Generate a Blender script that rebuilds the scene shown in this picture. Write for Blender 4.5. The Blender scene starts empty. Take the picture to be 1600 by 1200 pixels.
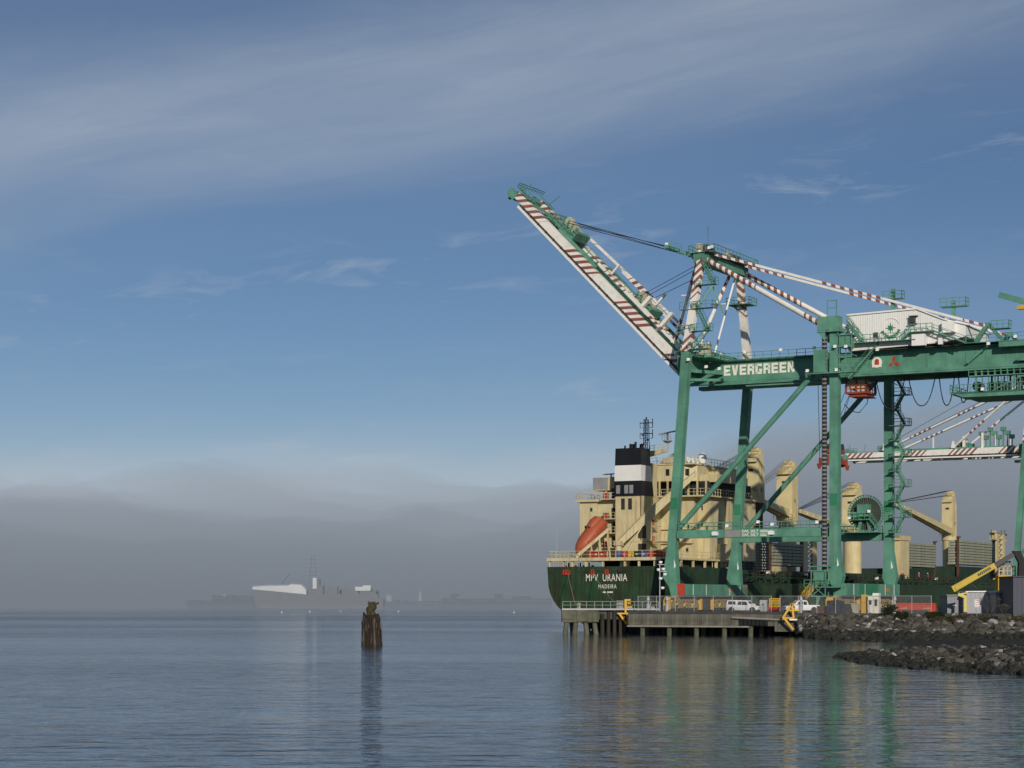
import bpy, math, random
from mathutils import Vector, Matrix
R = math.radians
scene = bpy.context.scene
COL = scene.collection
random.seed(7)

# ------------------------------------------------------------------ camera
cam_d = bpy.data.cameras.new("camera")
cam_d.sensor_fit = 'HORIZONTAL'
cam_d.sensor_width = 36.0
cam_d.lens = 72.0                     # 3200 px on a 1600 px wide picture
cam_d.shift_y = 338.0 / 1600.0        # level view, horizon low in the frame
cam_d.clip_start = 1.0
cam_d.clip_end = 40000.0
cam = bpy.data.objects.new("camera", cam_d)
COL.objects.link(cam)
cam.location = (0, 0, 5.0)
cam.rotation_euler = (R(90), 0, 0)
scene.camera = cam
scene.view_settings.view_transform = 'Standard'
scene.view_settings.look = 'None'
scene.view_settings.gamma = 1.0
scene.view_settings.exposure = -0.15
scene.view_settings.use_curve_mapping = False
scene.render.engine = 'CYCLES'
scene.cycles.use_denoising = True
scene.cycles.max_bounces = 6
scene.cycles.volume_bounces = 2
scene.cycles.transparent_max_bounces = 12

# ------------------------------------------------------------------ light
SUN_EL, SUN_AZ = R(18.2), R(171.0)     # azimuth clockwise from +Y: the sun stands behind the camera, a little to the right
sd = Vector((math.sin(SUN_AZ) * math.cos(SUN_EL), math.cos(SUN_AZ) * math.cos(SUN_EL), math.sin(SUN_EL)))
sun_d = bpy.data.lights.new("sun", 'SUN')
sun_d.energy = 3.5
sun_d.angle = R(0.6)
sun_d.color = (1.0, 0.92, 0.80)
sun = bpy.data.objects.new("sun", sun_d)
COL.objects.link(sun)
sun.location = (0, -50, 120)
sun.rotation_euler = sd.to_track_quat('Z', 'Y').to_euler()

world = bpy.data.worlds.new("World")
scene.world = world
world.use_nodes = True
nt = world.node_tree
for n in list(nt.nodes): nt.nodes.remove(n)
def WN(t, **k):
    n = nt.nodes.new(t)
    for a, b in k.items(): setattr(n, a, b)
    return n
def WL(a, b): nt.links.new(a, b)
def wmath(op, a, b=None, clamp=False):
    n = WN('ShaderNodeMath', operation=op, use_clamp=clamp)
    for i, v in enumerate((a, b)):
        if v is None: continue
        if isinstance(v, (int, float)): n.inputs[i].default_value = v
        else: WL(v, n.inputs[i])
    return n.outputs[0]
def wramp(fac, pts):
    n = WN('ShaderNodeValToRGB')
    WL(fac, n.inputs[0])
    e = n.color_ramp.elements
    while len(e) < len(pts): e.new(0.5)
    for i, (p, c) in enumerate(pts):
        e[i].position = p
        e[i].color = (c, c, c, 1) if isinstance(c, (int, float)) else tuple(c) + (1,)
    return n.outputs[0]
def wmix(f, a, b):
    n = WN('ShaderNodeMix', data_type='RGBA')
    if isinstance(f, (int, float)): n.inputs[0].default_value = f
    else: WL(f, n.inputs[0])
    for i, v in ((6, a), (7, b)):
        if isinstance(v, tuple): n.inputs[i].default_value = v + (1,)
        else: WL(v, n.inputs[i])
    return n.outputs[2]
sky = WN('ShaderNodeTexSky')
sky.sky_type = 'NISHITA'
sky.sun_disc = False
sky.sun_elevation = SUN_EL
sky.sun_rotation = SUN_AZ
sky.altitude = 2200.0
sky.air_density = 1.0
sky.dust_density = 0.15
sky.ozone_density = 3.0
tc = WN('ShaderNodeTexCoord')
sep = WN('ShaderNodeSeparateXYZ'); WL(tc.outputs['Generated'], sep.inputs[0])
az = wmath('ARCTAN2', sep.outputs[0], sep.outputs[1])
el = wmath('ARCSINE', sep.outputs[2])
# high thin cloud in long bands that climb to the right, seen all round the sky
def wnoise(sx, sy, tilt, detail, off=0.0, rough=0.55, dist=0.0):
    u = wmath('ADD', wmath('MULTIPLY', az, sx), off)
    v = wmath('MULTIPLY', wmath('SUBTRACT', el, wmath('MULTIPLY', az, tilt)), sy)
    c = WN('ShaderNodeCombineXYZ'); WL(u, c.inputs[0]); WL(v, c.inputs[1])
    n = WN('ShaderNodeTexNoise'); WL(c.outputs[0], n.inputs['Vector'])
    n.inputs['Scale'].default_value = 1.0
    n.inputs['Detail'].default_value = detail
    n.inputs['Roughness'].default_value = rough
    n.inputs['Distortion'].default_value = dist
    return n.outputs['Fac']
vv = wmath('SUBTRACT', el, wmath('MULTIPLY', wmath('SINE', az), 0.19))
soft = wmath('MULTIPLY', wmath('SUBTRACT', wnoise(3.0, 14.0, 0.19, 4.0, 1.3, 0.5, 0.5), 0.5), 0.075)
band = wramp(wmath('ADD', vv, soft), [(0.17, 0.0), (0.205, 0.12), (0.235, 0.75), (0.262, 1.0), (0.285, 0.45), (0.31, 0.06), (0.36, 0.12), (0.42, 0.7), (0.5, 0.2), (0.62, 0.6), (0.8, 0.2)])
fine = wramp(wnoise(7.0, 55.0, 0.19, 6.0, 4.0, 0.6, 0.5), [(0.25, 0.55), (0.75, 1.0)])
wisp = wramp(wnoise(16.0, 75.0, 0.10, 6.0, 9.0, 0.62, 0.7), [(0.55, 0.0), (0.78, 1.0)])
wrow = wramp(wmath('ADD', vv, wmath('MULTIPLY', soft, 0.4)), [(0.07, 0.25), (0.085, 0.8), (0.10, 0.2), (0.15, 0.25), (0.170, 1.0), (0.19, 0.15), (0.3, 0.1)])
low = wramp(wmath('ADD', el, wmath('MULTIPLY', soft, 0.5)), [(0.0, 1.0), (0.05, 0.90), (0.062, 0.62), (0.074, 0.22), (0.088, 0.05), (0.11, 0.0)])
veil = wmath('ADD', wmath('MULTIPLY', wmath('MULTIPLY', band, fine), 0.50), wmath('MULTIPLY', wramp(wnoise(2.0, 9.0, 0.15, 4.0, 7.0, 0.5, 0.6), [(0.4, 0.0), (0.7, 1.0)]), 0.10), True)
veil = wmath('ADD', veil, wmath('MULTIPLY', wmath('MULTIPLY', wisp, wrow), 0.55), True)
veil = wmath('ADD', veil, wmath('MULTIPLY', low, 0.9), True)
tint = wmix(1.0, sky.outputs[0], (0.96, 0.965, 1.015))
tint.node.blend_type = 'MULTIPLY'
cloudy = wmix(veil, tint, (8.0, 9.0, 10.3))
bg = WN('ShaderNodeBackground')
bg.inputs['Strength'].default_value = 0.058
WL(cloudy, bg.inputs['Color'])
wo = WN('ShaderNodeOutputWorld'); WL(bg.outputs[0], wo.inputs['Surface'])

# ------------------------------------------------------------------ helpers
ANG = R(28.4)                          # the quay runs away to the right: local y along the quay, local x inland
CA, SA = math.cos(ANG), math.sin(ANG)
OX, OY = 25.2, 320.0
QZ = 3.2                               # top of the quay above the water
def LW(x, y, z=0.0): return Vector((OX + x * CA + y * SA, OY - x * SA + y * CA, z))
def at(u, v, Y): return Vector(((u - 800) / 3200 * Y, Y, 5 + (938 - v) / 3200 * Y))

class MB:
    def __init__(s): s.v = []; s.f = []; s.sm = []
    def add(s, vs, fs, smooth=False):
        b = len(s.v); s.v += [tuple(p) for p in vs]
        for f in fs: s.f.append(tuple(i + b for i in f)); s.sm.append(smooth)
        return s
    def box(s, x0, y0, z0, x1, y1, z1):
        return s.add([(x0,y0,z0),(x1,y0,z0),(x1,y1,z0),(x0,y1,z0),(x0,y0,z1),(x1,y0,z1),(x1,y1,z1),(x0,y1,z1)],
                     [(0,3,2,1),(4,5,6,7),(0,1,5,4),(1,2,6,5),(2,3,7,6),(3,0,4,7)])
    def cbox(s, x, y, z, w, d, h): return s.box(x-w/2, y-d/2, z, x+w/2, y+d/2, z+h)
    def loft(s, rings, smooth=False, cap=True):
        n = len(rings[0]); vs = [p for r in rings for p in r]; fs = []
        for k in range(len(rings)-1):
            for i in range(n):
                j = (i+1) % n
                fs.append((k*n+i, k*n+j, (k+1)*n+j, (k+1)*n+i))
        s.add(vs, fs, smooth)
        if cap:
            s.add(rings[0], [tuple(range(n))[::-1]]); s.add(rings[-1], [tuple(range(n))])
        return s
    def frame(s, p, q, up=(0,0,1)):
        p, q = Vector(p), Vector(q); d = (q-p).normalized(); u = Vector(up)
        if abs(d.dot(u)) > 0.99: u = Vector((0,1,0)) if abs(d.y) < 0.9 else Vector((1,0,0))
        sx = d.cross(u).normalized(); return p, q, sx, sx.cross(d).normalized()
    def bar(s, p, q, w, h=None, w2=None, h2=None, up=(0,0,1)):
        h = w if h is None else h; w2 = w if w2 is None else w2; h2 = h if h2 is None else h2
        p, q, a, b = s.frame(p, q, up)
        r = lambda c, w, h: [c - a*w/2 - b*h/2, c + a*w/2 - b*h/2, c + a*w/2 + b*h/2, c - a*w/2 + b*h/2]
        return s.loft([r(p, w, h), r(q, w2, h2)])
    def tube(s, p, q, r, n=8, r2=None, cap=True):
        r2 = r if r2 is None else r2; p, q, a, b = s.frame(p, q)
        ring = lambda c, r: [c + a*math.cos(2*math.pi*i/n)*r + b*math.sin(2*math.pi*i/n)*r for i in range(n)]
        return s.loft([ring(p, r), ring(q, r2)], n > 4, cap)
    def path(s, pts, r, n=5):
        pts = [Vector(p) for p in pts]; rings = []
        for i, p in enumerate(pts):
            d = (pts[min(i+1, len(pts)-1)] - pts[max(i-1, 0)]).normalized()
            u = Vector((0,0,1)) if abs(d.z) < 0.9 else Vector((1,0,0))
            a = d.cross(u).normalized(); b = a.cross(d)
            rings.append([p + a*math.cos(2*math.pi*k/n)*r + b*math.sin(2*math.pi*k/n)*r for k in range(n)])
        return s.loft(rings, True)
    def lathe(s, prof, n=16, c=(0,0,0), axis='z', smooth=True):
        rings = []
        for r, z in prof:
            ring = []
            for i in range(n):
                a = 2*math.pi*i/n; x, y = r*math.cos(a), r*math.sin(a)
                ring.append({'z': (c[0]+x, c[1]+y, c[2]+z), 'y': (c[0]+y, c[1]+z, c[2]+x), 'x': (c[0]+z, c[1]+x, c[2]+y)}[axis])
            rings.append(ring)
        return s.loft(rings, smooth)
    def prism(s, poly, d0, d1, plane='xz'):
        t = {'xz': lambda a, b, d: (a, d, b), 'xy': lambda a, b, d: (a, b, d), 'yz': lambda a, b, d: (d, a, b)}[plane]
        return s.loft([[t(a, b, d0) for a, b in poly], [t(a, b, d1) for a, b in poly]])
    def railing(s, pts, h=1.1, step=1.6, r=0.035, mid=True):
        pts = [Vector(p) for p in pts]; H = Vector((0,0,h))
        for p, q in zip(pts, pts[1:]):
            L = (q-p).length; n = max(1, round(L/step))
            for k in range(n+1):
                b = p.lerp(q, k/n); s.bar(b, b+H, r*2)
            s.bar(p+H, q+H, r*2)
            if mid: s.bar(p+H*0.5, q+H*0.5, r*1.6)
        return s
    def stair(s, p, q, w=0.8, rail=True):
        p, q = Vector(p), Vector(q); d = q-p; hd = Vector((d.x, d.y, 0)).normalized(); sd_ = Vector((-hd.y, hd.x, 0))*w/2
        for sg in (-1, 1):
            s.bar(p+sd_*sg, q+sd_*sg, 0.06, 0.24)
            if rail:
                H = Vector((0,0,0.95)); s.bar(p+sd_*sg+H, q+sd_*sg+H, 0.06)
                for k in range(4):
                    b = p.lerp(q, k/3)+sd_*sg; s.bar(b, b+H, 0.05)
        n = max(3, int(abs(d.z)/0.30))
        for k in range(n):
            c = p.lerp(q, (k+0.5)/n); s.bar(c-sd_, c+sd_, 0.26, 0.05)
        return s
    def mesh(s, name):
        me = bpy.data.meshes.new(name); me.from_pydata(s.v, [], s.f)
        me.polygons.foreach_set('use_smooth', s.sm); me.update()
        if hasattr(me, 'set_sharp_from_angle'): me.set_sharp_from_angle(angle=R(40))
        return me
    def build(s, name, mat, parent=None, loc=(0,0,0), rz=0.0):
        me = s.mesh(name); me.materials.append(mat)
        return link(name, me, parent, loc, rz)
def link(name, me, parent=None, loc=(0,0,0), rz=0.0):
    o = bpy.data.objects.new(name, me); COL.objects.link(o)
    o.location = loc; o.rotation_euler = (0, 0, rz)
    if parent: o.parent = parent
    return o
def tag(o, label=None, cat=None, group=None, kind=None):
    for k, v in (('label', label), ('category', cat), ('group', group), ('kind', kind)):
        if v: o[k] = v
    return o
def empty(name, loc, rz=0.0, label=None, cat=None, group=None):
    o = bpy.data.objects.new(name, None); COL.objects.link(o)
    o.empty_display_size = 0.5
    o.location = loc; o.rotation_euler = (0, 0, rz)
    return tag(o, label, cat, group)
def copy_tree(o, parent=None):
    c = o.copy(); COL.objects.link(c)
    if parent: c.parent = parent
    for ch in list(o.children): copy_tree(ch, c)
    return c
def along(name, p, q, mk, mat, parent):
    """a member laid along its own local X from p to q"""
    p, q = Vector(p), Vector(q); d = q-p
    o = mk(d.length).build(name, mat, parent)
    o.rotation_mode = 'QUATERNION'; o.rotation_quaternion = d.to_track_quat('X', 'Z'); o.location = p
    return o
def text_mesh(txt, size, bold=0.0, depth=0.02, spacing=1.0, align='CENTER'):
    cu = bpy.data.curves.new("lettering", 'FONT'); cu.body = txt; cu.size = size; cu.offset = bold; cu.extrude = depth
    cu.align_x = align; cu.align_y = 'CENTER'; cu.space_character = spacing; cu.resolution_u = 3
    ob = bpy.data.objects.new("lettering", cu); COL.objects.link(ob)
    dg = bpy.context.evaluated_depsgraph_get(); me = bpy.data.meshes.new_from_object(ob.evaluated_get(dg))
    bpy.data.objects.remove(ob); bpy.data.curves.remove(cu); me.name = "lettering"
    return me
def put_text(name, txt, size, mat, parent, loc, rz=0.0, bold=0.0, depth=0.02, spacing=1.0, sx=1.0):
    me = text_mesh(txt, size, bold, depth, spacing); me.materials.clear(); me.materials.append(mat)
    o = link(name, me, parent, loc); o.rotation_euler = (R(90), 0, rz); o.scale = (sx, 1, 1)
    return o

# ------------------------------------------------------------------ materials
def nmat(name):
    m = bpy.data.materials.new(name); m.use_nodes = True; t = m.node_tree
    return m, t, t.nodes['Principled BSDF']
def nd(t, kind, **k):
    n = t.nodes.new(kind)
    for a, b in k.items(): setattr(n, a, b)
    return n
def mth(t, op, a, b=None, c=None, clamp=False):
    n = nd(t, 'ShaderNodeMath', operation=op, use_clamp=clamp)
    for i, v in enumerate((a, b, c)):
        if v is None: continue
        if isinstance(v, (int, float)): n.inputs[i].default_value = v
        else: t.links.new(v, n.inputs[i])
    return n.outputs[0]
def mixc(t, f, a, b, blend='MIX'):
    n = nd(t, 'ShaderNodeMix', data_type='RGBA', blend_type=blend)
    if isinstance(f, (int, float)): n.inputs[0].default_value = f
    else: t.links.new(f, n.inputs[0])
    for i, v in ((6, a), (7, b)):
        if isinstance(v, tuple): n.inputs[i].default_value = v[:3] + (1,)
        else: t.links.new(v, n.inputs[i])
    return n.outputs[2]
def noise(t, vec, scale, detail=3.0, rough=0.55, sc=None):
    if sc:
        mp = nd(t, 'ShaderNodeMapping'); mp.inputs['Scale'].default_value = sc
        t.links.new(vec, mp.inputs['Vector']); vec = mp.outputs[0]
    n = nd(t, 'ShaderNodeTexNoise'); t.links.new(vec, n.inputs['Vector'])
    n.inputs['Scale'].default_value = scale; n.inputs['Detail'].default_value = detail; n.inputs['Roughness'].default_value = rough
    return n.outputs['Fac']
def step(t, f, lo, hi):
    n = nd(t, 'ShaderNodeMapRange'); n.interpolation_type = 'SMOOTHSTEP'
    t.links.new(f, n.inputs[0]); n.inputs[1].default_value = lo; n.inputs[2].default_value = hi
    return n.outputs[0]
def paint(name, col, rough=0.5, var=0.16, rust=0.0, streak=0.0, dirt=0.25, rustcol=(0.20, 0.075, 0.03), metal=0.0, scale=1.0, dirtcol=None, bump=0.0, slo=0.54, shi=0.74):
    """weathered paint: mottling, vertical runs of dirt, rust blooming and running down"""
    m, t, b = nmat(name); tcn = nd(t, 'ShaderNodeTexCoord'); v = tcn.outputs['Object']
    n1 = noise(t, v, 0.35*scale, 5.0, 0.6)
    lo = tuple(c*(1-var) for c in col); hi = tuple(min(1, c*(1+var)) for c in col)
    c = mixc(t, step(t, n1, 0.3, 0.7), lo, hi)
    dc = dirtcol or tuple(x*0.42+0.01 for x in col)
    if dirt: c = mixc(t, mth(t, 'MULTIPLY', step(t, noise(t, v, 0.7*scale, 6.0, 0.65, (1, 1, 0.22)), 0.50, 0.78), dirt), c, dc)
    if streak: c = mixc(t, mth(t, 'MULTIPLY', step(t, noise(t, v, 2.2*scale, 4.0, 0.6, (1, 1, 0.05)), slo, shi), streak), c, rustcol)
    if rust: c = mixc(t, mth(t, 'MULTIPLY', step(t, noise(t, v, 0.9*scale, 7.0, 0.72, (1, 1, 0.5)), 0.60, 0.70), rust), c, rustcol)
    t.links.new(c, b.inputs['Base Color'])
    t.links.new(mth(t, 'ADD', mth(t, 'MULTIPLY', n1, 0.25), rough-0.12), b.inputs['Roughness'])
    b.inputs['Metallic'].default_value = metal
    b.inputs['Specular IOR Level'].default_value = 0.3
    if bump:
        bp = nd(t, 'ShaderNodeBump'); bp.inputs['Strength'].default_value = bump; bp.inputs['Distance'].default_value = 0.05
        t.links.new(noise(t, v, 3.0*scale, 5.0, 0.65), bp.inputs['Height']); t.links.new(bp.outputs[0], b.inputs['Normal'])
    return m
def striped(name, ca, cb, period, slope, groups, axis=0, cross=2, rough=0.5):
    """two paints in diagonal stripes along the member, only inside the given stretches"""
    m, t, b = nmat(name); tcn = nd(t, 'ShaderNodeTexCoord'); s = nd(t, 'ShaderNodeSeparateXYZ'); t.links.new(tcn.outputs['Object'], s.inputs[0])
    u = s.outputs[axis]
    w = mth(t, 'ADD', u, mth(t, 'MULTIPLY', s.outputs[cross], slope)) if slope else u
    f = mth(t, 'LESS_THAN', mth(t, 'FRACT', mth(t, 'DIVIDE', mth(t, 'ADD', w, 400.0), period)), 0.5)
    if groups:
        g = None
        for lo, hi in groups:
            k = mth(t, 'MULTIPLY', mth(t, 'GREATER_THAN', w, lo), mth(t, 'LESS_THAN', w, hi))
            g = k if g is None else mth(t, 'MAXIMUM', g, k)
        f = mth(t, 'MULTIPLY', f, g)
    n1 = noise(t, tcn.outputs['Object'], 0.8, 6.0, 0.65)
    c = mixc(t, f, ca, cb)
    c = mixc(t, mth(t, 'MULTIPLY', step(t, n1, 0.45, 0.75), 0.35), c, tuple(0.5*(x+y)*0.62 for x, y in zip(ca, cb)))
    t.links.new(c, b.inputs['Base Color']); b.inputs['Roughness'].default_value = rough
    b.inputs['Specular IOR Level'].default_value = 0.3
    return m
GREEN = paint("green crane paint", (0.100, 0.262, 0.185), 0.5, 0.2, 0.3, 0.30, 0.6, rustcol=(0.10, 0.11, 0.075), dirtcol=(0.06, 0.15, 0.11))
GREEN_D = paint("darker green repair and shade paint", (0.035, 0.20, 0.10), 0.45, 0.10, 0.0, 0.0, 0.2)  # leg patches and emblem; also carries the painted shade on the landside sill beam
WHITE = paint("white crane paint", (0.78, 0.75, 0.69), 0.5, 0.05, 0.12, 0.12, 0.22, dirtcol=(0.42, 0.38, 0.32))
HOUSEW = paint("white cladding paint", (0.80, 0.79, 0.76), 0.5, 0.04, 0.0, 0.12, 0.18, dirtcol=(0.5, 0.47, 0.42))
RED = paint("red oxide paint", (0.42, 0.055, 0.03), 0.5, 0.15, 0.1, 0.0, 0.3)
REDSPR = paint("weathered red spreader paint", (0.27, 0.055, 0.035), 0.55, 0.2, 0.5, 0.0, 0.4)
STEEL = paint("dark steel", (0.05, 0.052, 0.055), 0.5, 0.2, 0.15, 0.0, 0.3)
GREY = paint("grey steel", (0.27, 0.27, 0.27), 0.5, 0.12, 0.1, 0.1, 0.3)
GALV = paint("galvanised steel", (0.40, 0.41, 0.42), 0.45, 0.1, 0.1, 0.0, 0.3)
BLACK = paint("black rubber", (0.018, 0.018, 0.02), 0.7, 0.2)
YELLOW = paint("yellow machine paint", (0.62, 0.36, 0.035), 0.5, 0.1, 0.25, 0.0, 0.35)
LAMPW = paint("white lamp housing", (0.82, 0.82, 0.80), 0.35, 0.03, dirt=0.0)
def glass(name, col=(0.02, 0.025, 0.03), rough=0.08):
    m, t, b = nmat(name); b.inputs['Base Color'].default_value = col + (1,); b.inputs['Roughness'].default_value = rough
    b.inputs['Specular IOR Level'].default_value = 0.6
    return m
GLASS = glass("dark window glass")
# ------------------------------------------------------------------ water
def water():
    m, t, b = nmat("harbour water"); g = nd(t, 'ShaderNodeNewGeometry'); v = g.outputs['Position']
    b.inputs['Base Color'].default_value = (0.020, 0.046, 0.068, 1)
    b.inputs['Roughness'].default_value = 0.025; b.inputs['IOR'].default_value = 1.333
    patch = noise(t, v, 0.012, 4.0, 0.6, (0.3, 1, 1))
    n1 = noise(t, v, 0.16, 2.0, 0.5, (0.5, 1.0, 1))
    n2 = noise(t, v, 0.75, 3.0, 0.5, (0.55, 1.0, 1))
    n3 = noise(t, v, 2.6, 3.0, 0.55, (0.7, 1.0, 1))
    n2s = mth(t, 'POWER', n2, 2.6)
    h = mth(t, 'ADD', mth(t, 'ADD', mth(t, 'MULTIPLY', n1, 0.22), mth(t, 'MULTIPLY', n2s, 0.34)), mth(t, 'MULTIPLY', n3, 0.020))
    sp = nd(t, 'ShaderNodeSeparateXYZ'); t.links.new(v, sp.inputs[0])
    lee = mth(t, 'SUBTRACT', 1.1, mth(t, 'MULTIPLY', step(t, mth(t, 'SUBTRACT', sp.outputs[0], mth(t, 'MULTIPLY', sp.outputs[1], 0.015)), -4.0, 12.0), 0.80))
    far = mth(t, 'ADD', 1.0, step(t, sp.outputs[1], 200.0, 500.0))
    h = mth(t, 'MULTIPLY', h, mth(t, 'MULTIPLY', mth(t, 'MULTIPLY', lee, far), mth(t, 'ADD', mth(t, 'MULTIPLY', step(t, patch, 0.36, 0.64), 0.9), 0.4)))
    t.links.new(mth(t, 'ADD', 0.02, mth(t, 'MULTIPLY', mth(t, 'SUBTRACT', lee, 0.30), 0.06)), b.inputs['Roughness'])
    bp = nd(t, 'ShaderNodeBump'); bp.inputs['Strength'].default_value = 1.0; bp.inputs['Distance'].default_value = 1.0
    t.links.new(h, bp.inputs['Height']); t.links.new(bp.outputs[0], b.inputs['Normal'])
    w = MB()
    ys = [-400, 0, 40, 80, 160, 320, 700, 1500, 4000, 9000, 18000]; xs = [-12000, -3000, -800, -200, 0, 200, 800, 3000, 12000]
    vs = [(x, y, 0) for y in ys for x in xs]; n = len(xs)
    w.add(vs, [(j*n+i, j*n+i+1, (j+1)*n+i+1, (j+1)*n+i) for j in range(len(ys)-1) for i in range(n-1)])
    return tag(w.build("water", m), kind='structure')
water()

# ------------------------------------------------------------------ bank of sea fog lying on the water beyond the ship
def fog_bank():
    m = bpy.data.materials.new("sea fog"); m.use_nodes = True; t = m.node_tree
    for n in list(t.nodes): t.nodes.remove(n)
    vol = t.nodes.new('ShaderNodeVolumePrincipled'); out = t.nodes.new('ShaderNodeOutputMaterial')
    vol.inputs['Color'].default_value = (0.695, 0.765, 0.845, 1); vol.inputs['Density'].default_value = 0.0030
    vol.inputs['Anisotropy'].default_value = 0.0
    t.links.new(vol.outputs[0], out.inputs['Volume'])
    from mathutils import noise as mn
    nx, ny = 130, 60; x0, x1, y0, y1 = -1500.0, 1900.0, 640.0, 4200.0
    g = []
    for j in range(ny+1):
        row = []
        for i in range(nx+1):
            x = x0+(x1-x0)*i/nx; y = y0+(y1-y0)*(j/ny)**1.4
            h = 65 + 0.17*min(300, max(0, x)) + 34*mn.noise(Vector((x/330, y/480, 0.3))) + 24*mn.noise(Vector((x/120, y/170, 4.0))) + 13*mn.noise(Vector((x/45, y/80, 8.0)))
            e0 = min(1.0, max(0.0, (y-640)/330)); e = max(0.0, min((y-930)/170, 1.0, (ny-j)/6.0, i/4.0, (nx-i)/4.0)); e = e*e*(3-2*e)
            row.append((x, y, 0.35 + max(3.0, h)*e + e0*e0*4.5))
        g.append(row)
    N = nx+1; vs = [p for r in g for p in r]; nb = len(vs); vs += [(p[0], p[1], 0.3) for p in vs]
    fs = []
    for j in range(ny):
        for i in range(nx):
            a = j*N+i; fs.append((a, a+1, a+N+1, a+N)); fs.append((nb+a, nb+a+N, nb+a+N+1, nb+a+1))
    for i in range(nx):
        fs.append((i, nb+i, nb+i+1, i+1)); a = ny*N+i; fs.append((a, a+1, nb+a+1, nb+a))
    for j in range(ny):
        a = j*N; fs.append((a, a+N, nb+a+N, nb+a)); a = j*N+nx; fs.append((a, nb+a, nb+a+N, a+N))
    b = MB().add(vs, fs, True)
    me = b.mesh("fog_bank"); me.materials.append(m)
    return tag(link("fog_bank", me), kind='stuff')
fog_bank()
# ------------------------------------------------------------------ quay cranes
WH, OXR = (0.78, 0.75, 0.69), (0.24, 0.080, 0.058)
GRP = [(-2.0, 5.2), (11.3, 18.0), (24.8, 31.7), (38.0, 46.0)]
M_BOOM = striped("white boom paint with red bands", WH, OXR, 1.42, 1.0, GRP)
M_STAY = striped("stay tube with red bands", WH, OXR, 1.5, 0.5, [(-1.0, 8.5), (19.5, 30.0), (43.0, 49.0)])
M_BACK = striped("backstay tube with red bands", WH, OXR, 1.25, 0.6, [(-1.0, 11.5), (21.5, 30.0)])
M_LINK = striped("folded link with red bands", WH, OXR, 1.3, 0.6, [(-1.0, 4.0), (9.0, 13.0), (19.0, 24.0)])
M_POST = striped("mast leg with red bands", WH, OXR, 1.45, 1.0, [(-1.0, 2.8), (9.3, 20.0)], 0, 1)
M_HAZ = striped("black and yellow hazard stripes", (0.50, 0.36, 0.13), (0.05, 0.042, 0.03), 0.62, -0.8, None, 1, 2)
LETTER = paint("cream white lettering", (0.80, 0.76, 0.66), 0.55, 0.05, 0.0, 0.15, 0.25, dirtcol=(0.5, 0.5, 0.42))
ORANGE_T = paint("orange lettering", (0.62, 0.24, 0.04), 0.55, 0.05, dirt=0.3)
CABLE = paint("dark wire rope", (0.03, 0.032, 0.036), 0.6, 0.1, dirt=0)
TANS = paint("tan weathered equipment", (0.42, 0.38, 0.27), 0.6, 0.2, 0.3, 0.0, 0.4)

def block_word(word, h, w, gap, st):
    """heavy block capitals cut from plate; one prism stroke list per letter"""
    L = {'E': [(0,0,st,h),(st,0,w,st),(st,(h-st)/2,w*.92,(h+st)/2),(st,h-st,w,h)],
         'R': [(0,0,st,h),(st,h-st,w-.08,h),(w-st,h*.45,w,h-.08),(st,h*.36,w-.08,h*.36+st),(w-st,0,w,h*.36)],
         'G': [(0,.08,st,h-.08),(.06,0,w-.06,st),(.06,h-st,w-.06,h),(w-st,st,w,h*.5),(w*.52,h*.5-st,w-st,h*.5),(w-st,h*.74,w,h-st)]}
    m = MB(); x = 0
    for c in word:
        if c in L:
            for a, b, d, e in L[c]: m.box(x+a, -0.03, b, x+d, 0, e)
        elif c == 'V':
            m.prism([(x,h),(x+w*.5-st*.62,0),(x+w*.5,0),(x+w*.5,h*.38),(x+st*1.15,h)], -0.03, 0)
            m.prism([(x+w*.5,0),(x+w*.5+st*.62,0),(x+w,h),(x+w-st*1.15,h),(x+w*.5,h*.38)], -0.03, 0)
        elif c == 'N':
            m.box(x, -.03, 0, x+st, 0, h); m.box(x+w-st, -.03, 0, x+w, 0, h)
            m.prism([(x+st,h),(x+st,h*.55),(x+w-st,0),(x+w-st,h*.45)], -0.03, 0)
        x += w+gap
    return m

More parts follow.
